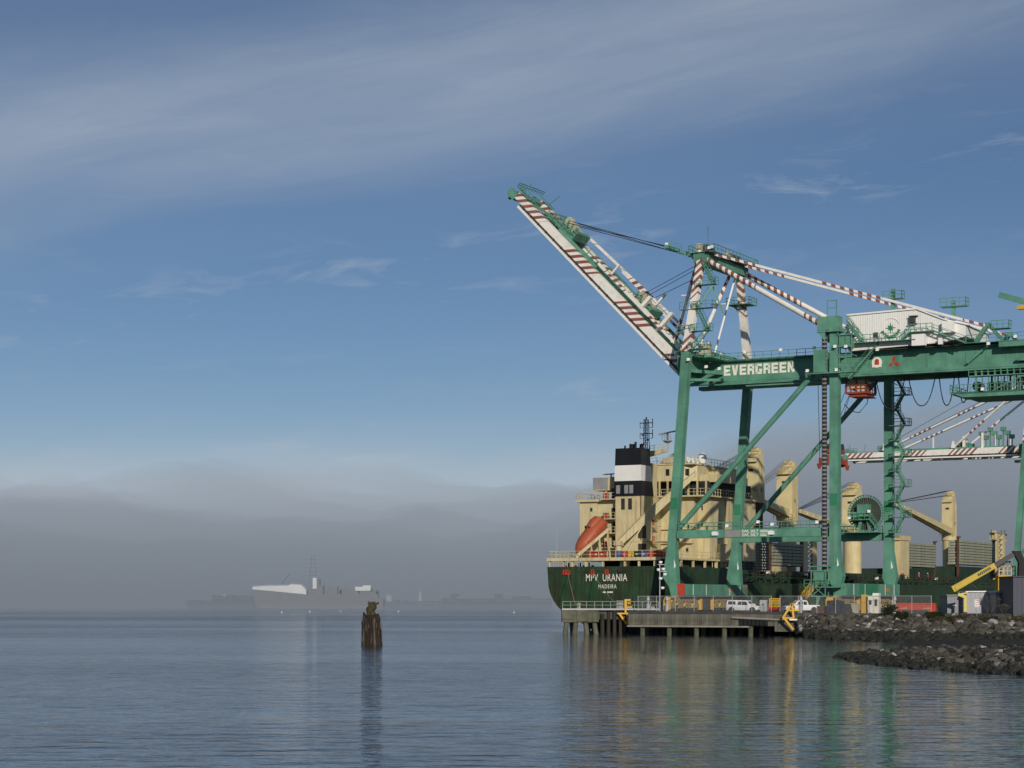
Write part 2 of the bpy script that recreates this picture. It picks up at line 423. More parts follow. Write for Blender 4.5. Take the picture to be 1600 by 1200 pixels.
def quay_crane(yl, boom_deg, label, detail=True):
    root = empty("quay_crane", LW(0, yl, QZ), -ANG, label, "crane", "green quay cranes along the wharf")
    D = (0, 0, -QZ)
    P = lambda n, mb, mat=GREEN: mb.build(n, mat, root, D)
    W = 25.8
    def leg(x0, x1, y, ztop, flare):
        m = MB()
        def ring(x, w, d, z): return [(x-w/2, y-d/2, z), (x+w/2, y-d/2, z), (x+w/2, y+d/2, z), (x-w/2, y+d/2, z)]
        m.loft([ring(x0, 1.38, 1.4, 13.0), ring(x1, 1.32, 1.35, ztop)])
        m.loft([ring(x0+flare*.25, 2.3, 1.45, 8.6), ring(x0, 1.38, 1.4, 13.0)])
        m.loft([ring(x0+.35, 1.35, 1.4, 7.1), ring(x0+flare*.25, 2.3, 1.45, 8.6)])
        m.loft([ring(x0+.6, 1.1, 1.35, 5.6), ring(x0+.35, 1.35, 1.4, 7.1)])
        for zz in (24.0, 35.6):
            t = (zz-13)/(ztop-13); xx = x0+(x1-x0)*t; m.box(xx-.72, y-.73, zz, xx+.72, y+.73, zz+.09)
        o = P("leg", m)
        if detail:
            b = MB(); xm = x0+(x1-x0)*.22; b.box(xm-.6, y-.72, 19.2, xm+.6, y-.67, 21.0); b.build("paint_patch", GREEN_D, o)
            d = MB(); d.prism([(x0+.55, 10.0), (x0+.85, 10.3), (x0+.55, 11.4)], y-.745, y-.70); d.build("notice_plate", LAMPW, o)
        return o
    leg(-0.1, 2.3, 0, 43.6, -1); leg(0.0, 2.35, W, 43.6, -1); leg(26.5, 26.5, 0, 45.3, 1); leg(26.5, 26.5, W, 45.3, 1)
    # portal beams (at right angles to the quay), sill beams (along it), top beams
    for y in (0, W):
        m = MB(); m.bar((0.9, y, 15.27), (25.4, y, 15.27), 1.3, 1.24)
        for x in range(3, 25, 3): m.box(x-.03, y-.665, 14.66, x+.03, y-.65, 15.88)
        o = P("portal_beam", m)
        MB().railing([(1.2, y-.72, 15.9), (25.2, y-.72, 15.9)], 1.1, 1.5, .04).railing([(1.2, y+.72, 15.9), (25.2, y+.72, 15.9)], 1.1, 1.5, .04).build("railing", GREEN, o)
        if y == 0:
            MB().box(9.0, -.69, 14.7, 11.5, -.655, 15.75).build("notice_board", GREY, o)
            # white figures painted on the beam
            for k, zz in enumerate((15.55, 14.98)):
                put_text("lettering", "SWL 50LT", 0.62, LETTER, o, (13.1, -.68, zz), 0, .012, .01)
                for q in range(2): MB().box(14.75, -.70, zz+.06-q*.22, 16.0+.25*q, -.68, zz+.17-q*.22).build("small_print", LETTER, o)
    for x, ends in ((1.3, True), (27.6, False)):
        m = MB(); m.box(x-.75, -.4, 5.75, x+.75, W-.3, 7.55); o = P("sill_beam", m)
        if ends:
            for y in (-.62, W-.3): MB().box(x-.8, y, 5.7, x+.8, y+.32, 7.6).build("end_stop", RED, o)
        else:
            MB().box(x+.755, 5.5, 5.78, x+.775, 14.5, 7.52).build("shade_plate", GREEN_D, o)  # shade on the beam's near half, put in as a darker green plate
        for y in (3.0, 8.2, 18.0, 22.5): MB().box(x+.755, y, 5.8, x+.80, y+.12, 7.5).build("pipe", LETTER, o)
        t = put_text("lettering", "EVER", 0.78, ORANGE_T, o, (x+.78, 18.6 if ends else 19.2, 6.55), R(90), .03, .01, 1.25, 1.0)
        P("cross_girder", MB().box(x-1.0, 0.9, 41.2 if x < 5 else 43.3, x+.6-(1.2 if x > 5 else 0), W-.9, 43.4 if x < 5 else 45.0))
    for y, x0 in ((0, 0.9), (W, 1.2)): P("diagonal_brace", MB().tube((x0, y, 16.2), (25.8, y, 42.0), .42, 12))
    # travel gear: striped bogie frames, wheels
    for x in (0, 26.3):
        for y0 in (-3.6, 13.6):
            y1 = y0+11.8
            m = MB()
            for k in range(4):
                yy = y0+k*3.0
                m.prism([(yy, 3.75), (yy+2.7, 3.75), (yy+2.3, 4.75), (yy+.4, 4.75)], x+.35, x+.95, 'yz')
            m.prism([(y0+.8, 4.75), (y1-.8, 4.75), (y1-2.5, 5.72), (y0+2.5, 5.72)], x+.3, x+1.0, 'yz')
            o = P("bogie", m, M_HAZ)
            for k in range(4):
                for dy in (.55, 2.1):
                    MB().lathe([(.05, -.12), (.42, -.12), (.42, .12), (.05, .12)], 14, (x+.62, y0+k*3.0+dy, QZ+.42), 'x', False).build("wheel", STEEL, o)
            for yy, s in ((y0-.5, 1), (y1+.1, -1)):
                MB().prism([(yy, 3.5), (yy+.55, 3.5), (yy+.55, 5.5), (yy, 5.0)], x+.15, x+1.15, 'yz').build("rail_sweep", YELLOW, o)
        P("rail_cabinet", MB().box(x+.2, 9.2, 3.45, x+1.1, 12.3, 5.65), STEEL)
    # main girders
    for k, y in enumerate((9.0, 17.0)):
        m = MB(); m.box(-1.0, y-.5, 40.25, 63, y+.5, 43.0)
        m.box(-1.0, y-.75, 43.0, 63, y+.75, 43.12)
        for x in range(20, 63, 3): m.box(x-.05, y-.56, 40.3, x+.05, y-.5, 43)
        o = P("main_girder", m)
        r = MB(); r.box(-2.6, y-.85, 39.35, 63, y+.85, 39.62); r.box(-2.2, y-.16, 39.62, 63, y+.16, 39.98); r.box(-1.0, y-.6, 39.98, 63, y+.6, 40.25)
        r.box(-2.6, y-.92, 39.62, 63, y-.85, 39.95)
        for x in range(0, 63, 2): r.box(x-.08, y-.85, 39.62, x+.08, y-.1, 40.0)
        r.build("trolley_rail", GREEN, o)
        if k == 0:
            if detail:
                b = block_word("EVERGREEN", 1.62, 1.12, .22, .36); t = b.build("lettering", LETTER, o, (5.0, y-.505, 40.62))
                MB().lathe([(0, -.02), (.82, -.02), (.82, 0), (0, 0)], 28, (30.2, y-.57, 41.35), 'y', False).build("round_badge", LETTER, o)
                MB().lathe([(0, -.02), (.36, -.02), (.36, 0), (0, 0)], 16, (30.2, y-.59, 41.55), 'y', False).box(29.85, y-.62, 41.0, 30.55, y-.59, 41.5).build("badge_mark", RED, o)
                MB().box(29.45, y-.63, 40.62, 30.95, y-.60, 40.95).build("badge_ribbon", LETTER, o)
                mm = MB()
                for a in (90, 210, 330):
                    c, s = math.cos(R(a)), math.sin(R(a)); n = Vector((-s, c)); d = Vector((c, s)); o0 = Vector((32.9, 41.25))
                    mm.prism([tuple(o0), tuple(o0+d*.52+n*.30), tuple(o0+d*1.04), tuple(o0+d*.52-n*.30)], y-.58, y-.56)
                mm.build("three_diamond_mark", RED, o)
        P("walkway", MB().box(-1, y-1.55 if k == 0 else y+.7, 42.86, 62, y-.7 if k == 0 else y+1.55, 42.92).railing([(-.6, y-1.5 if k == 0 else y+1.5, 42.92), (24.6, y-1.5 if k == 0 else y+1.5, 42.92)], 1.1, 1.4, .04))
    P("walkway", MB().box(44, 6.4, 43.2, 63, 19.5, 43.3).railing([(44.6, 6.5, 43.3), (63, 6.5, 43.3)], 1.1, 1.5, .045).railing([(44.6, 19.4, 43.3), (63, 19.4, 43.3)], 1.1, 1.5, .04))
    if detail:
        P("girder_bracing", MB().bar((48, 7.6, 43.2), (44.5, 7.6, 40.4), .3).bar((56, 7.6, 43), (60, 7.6, 40.2), .3).box(52, 7.2, 40.3, 63, 8.5, 40.8).box(49.5, 6.4, 42.4, 63, 8.5, 43.15))
        # hinge gear, beams and pipes at the foot of the boom
        hg = MB()
        for y in (5.5, 8.0, 10.2, 16.0, 18.2, 20.5):
            hg.bar((-1.6, y, 41.2), (3.4, y, 43.8), .42, .6).bar((.4, y, 43.8), (.2, y, 40.0), .35)
        for z, x in ((43.7, 1.0), (42.1, -1.2), (40.6, 0.3), (44.6, 2.2)): hg.bar((x, 4.2, z), (x, 21.8, z), .35, .4)
        hg.bar((1.4, 1.0, 43.4), (5.4, 8.2, 43.3), .6, .5).bar((1.2, 1, 41.0), (4.8, 8.3, 41.0), .6, .5).bar((1.2, 1, 39.5), (5.4, 8.2, 39.9), .4, .4)
        hg.box(-.6, 2.0, 42.9, 5.6, 7.4, 43.0).railing([(-.6, 2.0, 43), (5.6, 2.0, 43), (5.6, 7.4, 43)], 1.1, 1.2, .04)
        P("hinge_gear", hg)
        P("control_cabinet", MB().box(1.9, 5.6, 43.0, 3.6, 7.0, 45.4).box(1.8, 5.5, 45.4, 3.7, 7.1, 45.5), TANS)
        P("winch", MB().lathe([(.1, -1.1), (.65, -1.1), (.65, -1.0), (.45, -1.0), (.45, 1), (.65, 1), (.65, 1.1), (.1, 1.1)], 14, (.8, 6.0, 43.9), 'y').lathe([(.1, -1.1), (.6, -1.1), (.6, 1.1), (.1, 1.1)], 14, (2.4, 11.0, 44.1), 'y'), STEEL)
        # slung festoon tracks under the girder and boom root
        P("service_truss", MB().box(4.0, 7.0, 39.0, 24.5, 7.5, 39.2).box(9.5, 6.6, 38.55, 24.5, 8.2, 38.75))
    # A-frame mast
    for y0, y1, dx in ((0.0, 5.0, 0.45), (W, 20.8, 0.2)):
        p, q = (2.25, y0, 43.6), (2.3+dx, y1, 59.7)
        o = along("mast_leg", p, q, lambda L: MB().loft([[(0,-.66,-.5),(0,.66,-.5),(0,.66,.5),(0,-.66,.5)], [(L,-.52,-.45),(L,.52,-.45),(L,.52,.45),(L,-.52,.45)]]), M_POST, root)
        o.location = Vector(p)+Vector(D)
    ap = MB(); ap.box(1.6, 4.2, 58.2, 3.9, 21.6, 59.6).box(.9, 4.0, 59.75, 5.2, 22.5, 59.85)
    ap.railing([(.9, 4.0, 59.85), (5.2, 4.0, 59.85), (5.2, 22.5, 59.85), (.9, 22.5, 59.85), (.9, 4.0, 59.85)], 1.1, 1.5, .045)
    ap.bar((2.0, 5.2, 59.4), (-2.6, 5.2, 61.0), .3, .5).bar((2.0, 5.2, 58.6), (-.8, 5.2, 60.2), .25).bar((-2.9, 3.6, 61.1), (-2.9, 8.0, 61.1), .5, .5)
    ap.bar((2.0, 20, 59.4), (-2.6, 20, 61.0), .3, .5).bar((-2.9, 17.6, 61.1), (-2.9, 22, 61.1), .5, .5)
    ap.railing([(-3.1, 4, 61.3), (-.4, 4, 60.3)], .9, 1.0, .04).bar((3.1, 6.5, 59.8), (3.1, 6.5, 64.2), .12).bar((3.4, 20.5, 58), (5.4, 21.5, 56), .3)
    o = P("mast_head", ap)
    if detail:
        MB().box(1.6, 5.2, 59.85, 2.4, 6.0, 61.4).build("lamp_box", TANS, o); MB().box(3.8, 12, 59.85, 4.5, 12.8, 61.0).build("lamp_box", TANS, o)
        mh = MB()
        for y in (6.5, 8.3, 17.5, 19.5): mh.lathe([(.1, -.18), (.75, -.18), (.75, .18), (.1, .18)], 14, (2.8, y, 60.6), 'y')
        mh.build("sheave", STEEL, o)
        # a gangway hung round each mast leg, stairs climbing to the head
        lv = [(44.0, .6), (46.9, 1.5), (50.6, 2.6), (54.4, 3.7), (58.2, 4.8)]
        st = MB()
        for k, (z, y) in enumerate(lv[:-1]):
            z2, y2 = lv[k+1]; xx = (3.3, 5.6) if k % 2 == 0 else (5.6, 3.3)
            st.stair((xx[0], y-.7, z), (xx[1], y2-.7, z2), .7)
            st.box(2.9, y-1.5, z-.06, 6.1, y-.1, z).railing([(2.9, y-1.5, z), (6.1, y-1.5, z), (6.1, y-.1, z)], 1.05, 1.0, .04)
        st.box(.4, 1.5, 50.5, 3.4, 2.3, 50.6).box(.4, .6, 46.8, 3.4, 1.4, 46.9).railing([(.4, 1.5, 50.6), (3.4, 1.5, 50.6)], 1.05, 1, .04).railing([(.4, .6, 46.9), (3.4, .6, 46.9)], 1.05, 1, .04)
        P("mast_stair", st)
        g2 = MB().box(.4, 20.6, 53.7, 4.4, 24.0, 53.8).railing([(.4, 20.6, 53.8), (4.4, 20.6, 53.8), (4.4, 24, 53.8), (.4, 24, 53.8), (.4, 20.6, 53.8)], 1.1, 1.2, .045).bar((1.2, 22, 53.7), (2.1, 22.8, 52.4), .25).bar((3.4, 22, 53.7), (2.6, 22.8, 52.4), .25)
        P("mast_platform", g2)
        for s in ((2.9, 5.6, 58.2, 5.6, 6.6, 50.4),):
            P("mast_strut", MB().bar(s[:3], s[3:], .3, .3))
    # stays: mast to landside leg, mast to the rear end of the girder
    for y0, y1 in ((4.8, .5), (20.8, W-.5)):
        o = along("backstay", (3.0, y0, 59.0), (25.4, y1, 45.8), lambda L: MB().tube((0,0,0), (L,0,0), .41, 12), M_BACK, root); o.location += Vector(D)
    for y in (6.0, 7.0, 18.6, 19.6):
        o = along("upper_stay", (3.2, y, 60.0), (47.4, 6.6 if y < 10 else 19.4, 45.7), lambda L: MB().bar((0,0,0), (L,0,0), .26, .38), M_STAY, root); o.location += Vector(D)
    P("stay_support", MB().bar((33.2, 7.0, 48.6), (33.2, 7.0, 52.2), .55, .55).box(31.8, 6.3, 50.6, 34.8, 7.6, 50.7).railing([(31.8, 6.3, 50.7), (34.8, 6.3, 50.7), (34.8, 7.6, 50.7)], 1.1, 1, .045))
    P("stay_support", MB().bar((40.2, 15.0, 48.6), (40.2, 15, 51.0), .5).box(38.3, 14.2, 50.0, 42.3, 16, 50.1).railing([(38.3, 14.2, 50.1), (42.3, 14.2, 50.1), (42.3, 16, 50.1)], 1.2, .9, .045))
    P("stay_anchor", MB().bar((46, 6.8, 43.3), (47.8, 6.8, 46.0), .6).bar((50, 6.8, 43.3), (47.8, 6.8, 46.0), .5)
      .box(48.4, 6.3, 45.1, 51, 8, 45.2).railing([(48.4, 6.3, 45.2), (51, 6.3, 45.2), (51, 8, 45.2)], 1.1, 1, .045))
    P("stay_anchor", MB().bar((46, 19.2, 43.3), (47.8, 19.2, 46), .6).bar((50, 19.2, 43.3), (47.8, 19.2, 46), .5))
    # towers on the landside legs
    for y in (0, W):
        t = MB(); t.box(25.35, y-1.0, 45.4, 27.3, y+1.0, 47.6).box(24.0, y-1.3, 45.2, 27.6, y+1.3, 45.4)
        t.bar((25.6, y-.9, 47.6), (25.6, y-.9, 50.0), .12).bar((27.0, y-.9, 47.6), (27.0, y-.9, 50.0), .12).bar((25.6, y-.9, 49.9), (27, y-.9, 49.9), .12).bar((25.6, y-.9, 48.8), (27, y-.9, 48.8), .1)
        t.prism([(24.2, 45.2), (25.3, 45.2), (25.3, 43.8)], y-1.2, y+1.2)
        o = P("leg_tower", t)
        if y == 0 and detail:
            MB().box(24.1, -1.3, 45.5, 25.9, -.95, 47.5).build("wind_screen", GREEN, o)
    if detail:
        sh = MB(); sh.box(23.6, -1.5, 39.2, 25.4, -.2, 42.6).box(22.6, -2.0, 38.9, 30.6, -.9, 39.1).railing([(27.6, -2.0, 39.1), (30.6, -2.0, 39.1)], 1.1, 1, .045)
        sh.box(27.2, -.8, 41.6, 29.4, 1.6, 41.75).box(27.4, -.6, 42.8, 29.0, 1.4, 44.6).box(27.2, -.9, 44.6, 29.5, 1.8, 44.75).railing([(27.2, -.9, 44.75), (29.5, -.9, 44.75), (29.5, 1.8, 44.75)], 1.1, 1, .045)
        for x in (27.4, 28.4, 29.3): sh.bar((x, -.7, 39.0), (x, -.7, 44.6), .12)
        for z in (40.2, 41.4, 43.0): sh.bar((27.2, -.75, z), (29.3, -.75, z), .1, .3)
        P("leg_platform", sh)
        # rack and ladder up the near landside leg, with the lift cage at its foot
        rk = MB(); rk.box(24.75, -1.0, 8.5, 24.95, -.2, 45.0).box(25.12, -1.05, 8.5, 25.35, -.4, 45.0)
        o = P("lift_rack", rk, STEEL)
        rg = MB()
        for k in range(58): rg.box(24.9, -1.1, 8.9+k*.62, 25.5, -.95, 9.12+k*.62)
        tag(rg.build("rung", GREY, o), kind='stuff')
        cg = MB()
        for a in (23.6, 25.8):
            for b in (-2.4, -1.0): cg.bar((a, b, 5.6), (a, b, 9.6), .14)
        for z in (5.6, 7.4, 9.4): cg.bar((23.6, -2.4, z), (25.8, -2.4, z), .16).bar((23.6, -1, z), (25.8, -1, z), .16).bar((23.6, -2.4, z), (23.6, -1, z), .16).bar((25.8, -2.4, z), (25.8, -1, z), .16)
        cg.bar((23.6, -2.4, 5.6), (25.8, -2.4, 7.4), .12).bar((23.6, -2.4, 7.4), (25.8, -2.4, 5.6), .12).box(23.9, -2.3, 7.5, 25.5, -1.1, 9.5).bar((24.2, -2.4, 3.3), (24.9, -2.4, 5.6), .25)
        cg.box(22.6, -2.7, 6.9, 28.0, -1.0, 7.05).railing([(22.6, -2.7, 7.05), (28, -2.7, 7.05)], 1.0, .9, .045).box(23.2, -2.6, 10.0, 26.2, -.9, 10.15)
        P("lift_cage", cg)
        # zigzag stair up the far landside leg
        st = MB(); ys = W-1.5
        for k in range(11):
            z = 15.9+2.44*k; xe = 30.4 if k % 2 else 28.6
            st.box(27.2, ys-.9, z-.1, xe, ys+.9, z)
            st.railing([(28.0, ys-.9, z), (xe, ys-.9, z), (xe, ys+.9, z)], 1.05, 1.0, .05)
            st.bar((27.2, ys, z-.1), (28.4, ys, z-.9), .12) if k % 2 == 0 else None
            if k < 10:
                a, b = ((28.2, 29.5) if k % 2 == 0 else (29.5, 28.2))
                st.stair((a, ys-.45+.9*(k % 2), z), (b, ys-.45+.9*(k % 2), z+2.44), .75)
        P("leg_stair", st)
        P("girder_stair", MB().stair((26.4, 6.6, 38.9), (31.4, 6.6, 44.3), .9).box(31.2, 6.2, 44.2, 33.0, 7.0, 44.3))
        # cable reel on the far portal beam
        c = (23.2, 24.0, 19.0)
        cr = MB().lathe([(.4, -.30), (2.35, -.18), (2.55, -.18), (2.55, .18), (2.35, .18), (.4, .30)], 40, c, 'y')
        o = P("cable_reel", cr, paint("wound brown cable", (0.045, 0.03, 0.027), 0.6, 0.2, dirt=0.3))
        sp = MB()
        for k in range(40):
            a = 2*math.pi*k/40; d = Vector((math.cos(a), 0, math.sin(a))); cc = Vector(c)+Vector((0, -.34, 0))
            sp.bar(cc+d*.5, cc+d*2.55+Vector((0, .12, 0)), .05, .05)
            sp.bar(Vector(c)+d*2.5, Vector(c)+d*3.0, .06, .3)
        n = 48
        for k in range(n):
            a, b = 2*math.pi*k/n, 2*math.pi*(k+1)/n
            for yy in (-.22, .22): sp.bar(Vector(c)+Vector((math.cos(a)*3, yy, math.sin(a)*3)), Vector(c)+Vector((math.cos(b)*3, yy, math.sin(b)*3)), .05)
        sp.build("spoke_rim", GREEN, o)
        rs = MB().bar((22.2, 23.4, 15.9), (22.9, 23.4, 19.2), .5).bar((24.2, 23.4, 15.9), (23.5, 23.4, 19.2), .5).box(22.2, 22.6, 18.4, 24.2, 23.6, 20.4).box(21.0, 22.8, 18.2, 22.4, 23.6, 19.2)
        rs.box(20.8, 22.4, 17.9, 24.6, 23.6, 18.0).stair((24.4, 22.7, 18), (26.0, 22.7, 16.0), .7).railing([(20.8, 22.4, 18), (24.4, 22.4, 18)], 1.0, .9, .045)
        rs.box(19.4, 22.0, 15.85, 25.6, 26.4, 15.95).railing([(19.4, 22, 15.95), (21.5, 22, 15.95)], 1, .8, .045)
        rs.build("reel_stand", GREEN, o)
        # machinery house
        prof = [(26.3, 43.1), (26.3, 48.5), (37.0, 48.75), (41.0, 46.95), (44.5, 45.9), (44.5, 44.3), (41.5, 43.6)]
        hm, ht, hb = nmat("ribbed white cladding"); tcn = nd(ht, 'ShaderNodeTexCoord'); sx = nd(ht, 'ShaderNodeSeparateXYZ'); ht.links.new(tcn.outputs['Object'], sx.inputs[0])
        hb.inputs['Base Color'].default_value = (0.74, 0.73, 0.70, 1); hb.inputs['Roughness'].default_value = .5
        hc = mixc(ht, mth(ht, 'MULTIPLY', step(ht, noise(ht, tcn.outputs['Object'], 1.6, 4, .6, (1, 1, .06)), .52, .75), .3), (.76, .75, .72), (.46, .42, .36)); ht.links.new(hc, hb.inputs['Base Color'])
        o = P("machinery_house", MB().prism(prof, 6.6, 19.4), hm)
        rb = MB()
        for k in range(38):
            x = 26.5+k*.36; zt = 48.4 if x < 37 else 48.4-(x-37)*.46
            rb.box(x, 6.57, 43.5, x+.1, 6.6, zt)
        tag(rb.build("cladding_rib", HOUSEW, o), kind='stuff')
        MB().prism([(26.0, 48.5), (37.05, 48.76), (41.1, 46.97), (44.8, 45.9), (44.8, 46.05), (41.15, 47.15), (37.05, 49.0), (26.0, 48.75)], 6.35, 19.6).build("roof", HOUSEW, o)
        MB().box(30.3, 6.44, 44.9, 31.0, 6.5, 45.7).build("louvre", STEEL, o)
        MB().box(36.1, 5.9, 46.8, 36.9, 6.5, 47.6).box(35.9, 5.8, 46.55, 37.2, 6.5, 46.65).box(36.0, 5.8, 47.7, 37.3, 6.5, 47.8).build("extractor_fan", STEEL, o)
        MB().lathe([(0, -.5), (.75, -.45), (.95, -.1), (.95, .4), (0, .4)], 16, (25.9, 8.2, 46.6), 'x').build("air_intake", HOUSEW, o)
        MB().box(41.2, 5.5, 45.0, 42.9, 6.55, 46.6).box(41.0, 5.3, 44.85, 43.1, 6.55, 45.0).build("air_conditioner", HOUSEW, o)
        em = MB(); ec = Vector((33.0, 46.25)); pts = []
        for k in range(16):
            a = R(90)+2*math.pi*k/16; r = (.85 if k % 4 == 0 else .62) if k % 2 == 0 else .26; pts.append((ec.x+r*math.cos(a), ec.y+r*math.sin(a)))
        em.prism(pts, 6.46, 6.5); em.build("star_emblem", GREEN_D, o)
        ring = MB()
        for k in range(28):
            a, b = R(20+k*5.0), R(20+(k+1)*5.0)
            ring.prism([(ec.x+1.48*math.cos(a), ec.y+1.48*math.sin(a)), (ec.x+1.48*math.cos(b), ec.y+1.48*math.sin(b)), (ec.x+1.43*math.cos(b), ec.y+1.43*math.sin(b)), (ec.x+1.43*math.cos(a), ec.y+1.43*math.sin(a))], 6.47, 6.5)
        ring.build("emblem_ring", LETTER, o)
        for k, ch in enumerate("EVERGREEN"):
            a = R(203+k*16.75); me = text_mesh(ch, .62, .03, .01); me.materials.append(GREEN_D)
            lo = link("lettering", me, o, (ec.x+1.4*math.cos(a), 6.46, ec.y+1.4*math.sin(a))); lo.rotation_euler = (R(90), -(a+R(90)), 0)
        pf = MB().box(26.6, 5.2, 44.1, 37.2, 6.5, 44.2).railing([(29.0, 5.2, 44.2), (35.0, 5.2, 44.2)], 1.1, 1.1, .045).stair((26.4, 5.8, 47.6), (29.0, 5.8, 44.2), .8)
        pf.stair((35.0, 5.6, 44.2), (36.2, 5.6, 45.2), .8).box(36.2, 5.2, 45.2, 39.8, 6.5, 45.3).railing([(36.2, 5.2, 45.3), (39.8, 5.2, 45.3)], 1.1, 1, .045).stair((39.8, 5.6, 45.3), (44.6, 5.6, 43.3), .8)
        pf.build("side_gallery", GREEN, o)
        MB().box(36.6, 5.4, 43.2, 38.6, 6.4, 44.9).build("equipment_box", HOUSEW, o); MB().box(40.6, 5.6, 43.2, 41.2, 6.2, 44.1).build("equipment_box", HOUSEW, o)
        MB().box(26.6, 6.8, 43.0, 44.0, 19.2, 43.12).build("floor_frame", STEEL, o)
        # trolley with the hoist gear, festoon loops, hung rear platform
        tr = MB().box(24.4, 10.6, 37.0, 27.8, 15.4, 37.3).railing([(24.4, 10.6, 37.3), (27.8, 10.6, 37.3), (27.8, 15.4, 37.3)], 1.0, .9, .05)
        for x in (24.5, 26.2, 27.7):
            for y in (10.7, 15.3): tr.bar((x, y, 37.2), (x, y, 39.4), .2)
        tr.prism([(25.0, 37.0), (27.4, 37.0), (28.0, 36.5), (24.8, 36.6)], 11, 15)
        o = P("trolley", tr, REDSPR)
        MB().lathe([(.1, -2.2), (.8, -2.2), (.8, 2.2), (.1, 2.2)], 14, (25.4, 13.0, 38.4), 'y').box(26.2, 10.8, 37.3, 27.5, 13.0, 39.1).build("hoist_gear", TANS, o)
        fs = MB()
        xs = [28.4, 33.6, 38.4, 41.4, 43.6]; dz = [4.6, 4.4, 4.5, 4.2]
        def loop(xa, xb, d, z0=39.2):
            return [(xa+(xb-xa)*t/14, 12.5, z0-d*(1-abs(2*t/14-1)**2.4)) for t in range(15)]
        for a, b, d in zip(xs, xs[1:], dz): fs.path(loop(a+.3, b-.3, d), .085)
        fs.path([(27.8, 12.5, 38.8), (27.3, 12.5, 35.6), (26.0, 12.5, 34.2), (24.6, 12.5, 34.5), (23.6, 12.5, 35.6)], .075)
        P("festoon_cable", fs, CABLE)
        rp = MB().box(41.6, 8.4, 35.9, 58, 17.6, 36.2).prism([(41.6, 36.2), (43.5, 35.4), (57, 35.4), (58, 36.2)], 8.4, 17.6)
        rp.railing([(41.6, 8.4, 36.2), (58, 8.4, 36.2)], 1.1, 1.0, .045).railing([(41.6, 8.4, 36.2), (41.6, 17.6, 36.2)], 1.1, 1, .045)
        for k in range(14):
            x = 45.5+k*.95
            for y in (8.6, 17.4): rp.bar((x, y, 36.2), (x, y, 39.9), .16 if k % 3 else .26)
        rp.box(44.5, 8.2, 38.4, 58, 9.6, 38.55).railing([(44.5, 8.2, 38.55), (58, 8.2, 38.55)], 1.0, 1, .045).bar((48, 8.5, 36.2), (53, 8.5, 38.4), .14)
        P("hung_platform", rp)
        P("platform_machinery", MB().box(47, 9.4, 36.3, 50, 12, 37.6).box(51.5, 9.4, 36.3, 55, 12, 38.1).lathe([(.1, -1), (.7, -1), (.7, 1), (.1, 1)], 12, (45.4, 10.4, 37.1), 'y'), STEEL)
        jib = MB().bar((48.6, 10.0, 50.6), (60, 10, 46.8), .5, .8).bar((57.5, 10, 43.3), (57.5, 10, 47.8), .8).bar((54.5, 9.8, 43.3), (57.4, 9.8, 46.4), .3).box(53.6, 8.6, 43.3, 57, 10.6, 45.2)
        o = P("service_jib", jib)
        MB().box(51.4, 9.6, 48.2, 54.2, 10.4, 48.8).build("hoist_trolley", YELLOW, o)
        lamp = MB().box(-.22, -.16, -.18, .22, .16, .18).prism([(-.3, -.18), (.3, -.18), (.22, -.26), (-.22, -.26)], -.24, -.1)
        lm = lamp.mesh("floodlight"); lm.materials.append(LAMPW)
        for q in [(3.0,-1.0,42.4),(4.3,3,41.6),(6.1,4,41.3),(7.0,5,41.0),(5.2,7,43.9),(9,7.4,44.1),(15,7.4,44.1),(20.5,7.4,44.1),(26.9,-1.2,43.0),(28.6,-1.2,42.9),(27.4,-2.0,39.4),(22.8,-1.9,39.5),
                  (9.4,-.9,16.5),(14.5,-.9,17.0),(16.8,-.9,16.6),(24.0,-1.0,16.8),(21.0,22.3,18.3),(24.3,22.3,19.3),(-2.9,4.0,61.53),(2.6,4.4,60.0),(3.2,8,61.2),(31,6.3,43.1),(48,6.3,43.0),(52,6.3,43.8),(4.8,3,60.2),(46.6,8.2,36.5),(53,8.2,36.5)]:
            link("floodlight", lm, root, Vector(q)+Vector(D))
        for x in (7.4, 16.6): P("lamp", MB().box(x-.5, -1.05, 15.0, x+.5, -.7, 15.35).prism([(x-.55, 15.35), (x+.55, 15.35), (x+.3, 15.6), (x-.3, 15.6)], -1.1, -.66), LAMPW)
        P("hoist_rope", MB().tube((20.4, 11.8, 29.0), (24.6, 11.8, 39.0), .045, 4).tube((20.2, 14.2, 29.0), (24.6, 14.2, 39.0), .045, 4).tube((22.2, 11.8, 29), (25.4, 11.8, 39), .045, 4).tube((19.4, 13, 27), (19.8, 11, 39.3), .045, 4), CABLE)
    # boom
    th = R(boom_deg); Bm = Matrix(((-math.cos(th), 0, math.sin(th)), (0, -1, 0), (math.sin(th), 0, math.cos(th))))
    hinge = Vector((-2.4, 0, 40.95)) if boom_deg > 20 else Vector((-2.2, 0, 41.3)); BL = 42.2 if boom_deg > 20 else 44.4; e = -.3 if boom_deg > 20 else 0
    bo = MB().box(43, -16.4, .7, 43.6, -9.6, 1.5).build("boom", GREEN, root, hinge+Vector(D))
    for x in (2, 8, 14.6, 21, 27.5, 33, 38.5): MB().box(x-.3, -16.4, .7, x+.3, -9.6, 1.5).build("cross_tie", GREEN, bo)
    bo.rotation_mode = 'QUATERNION'; bo.rotation_quaternion = Bm.to_quaternion()
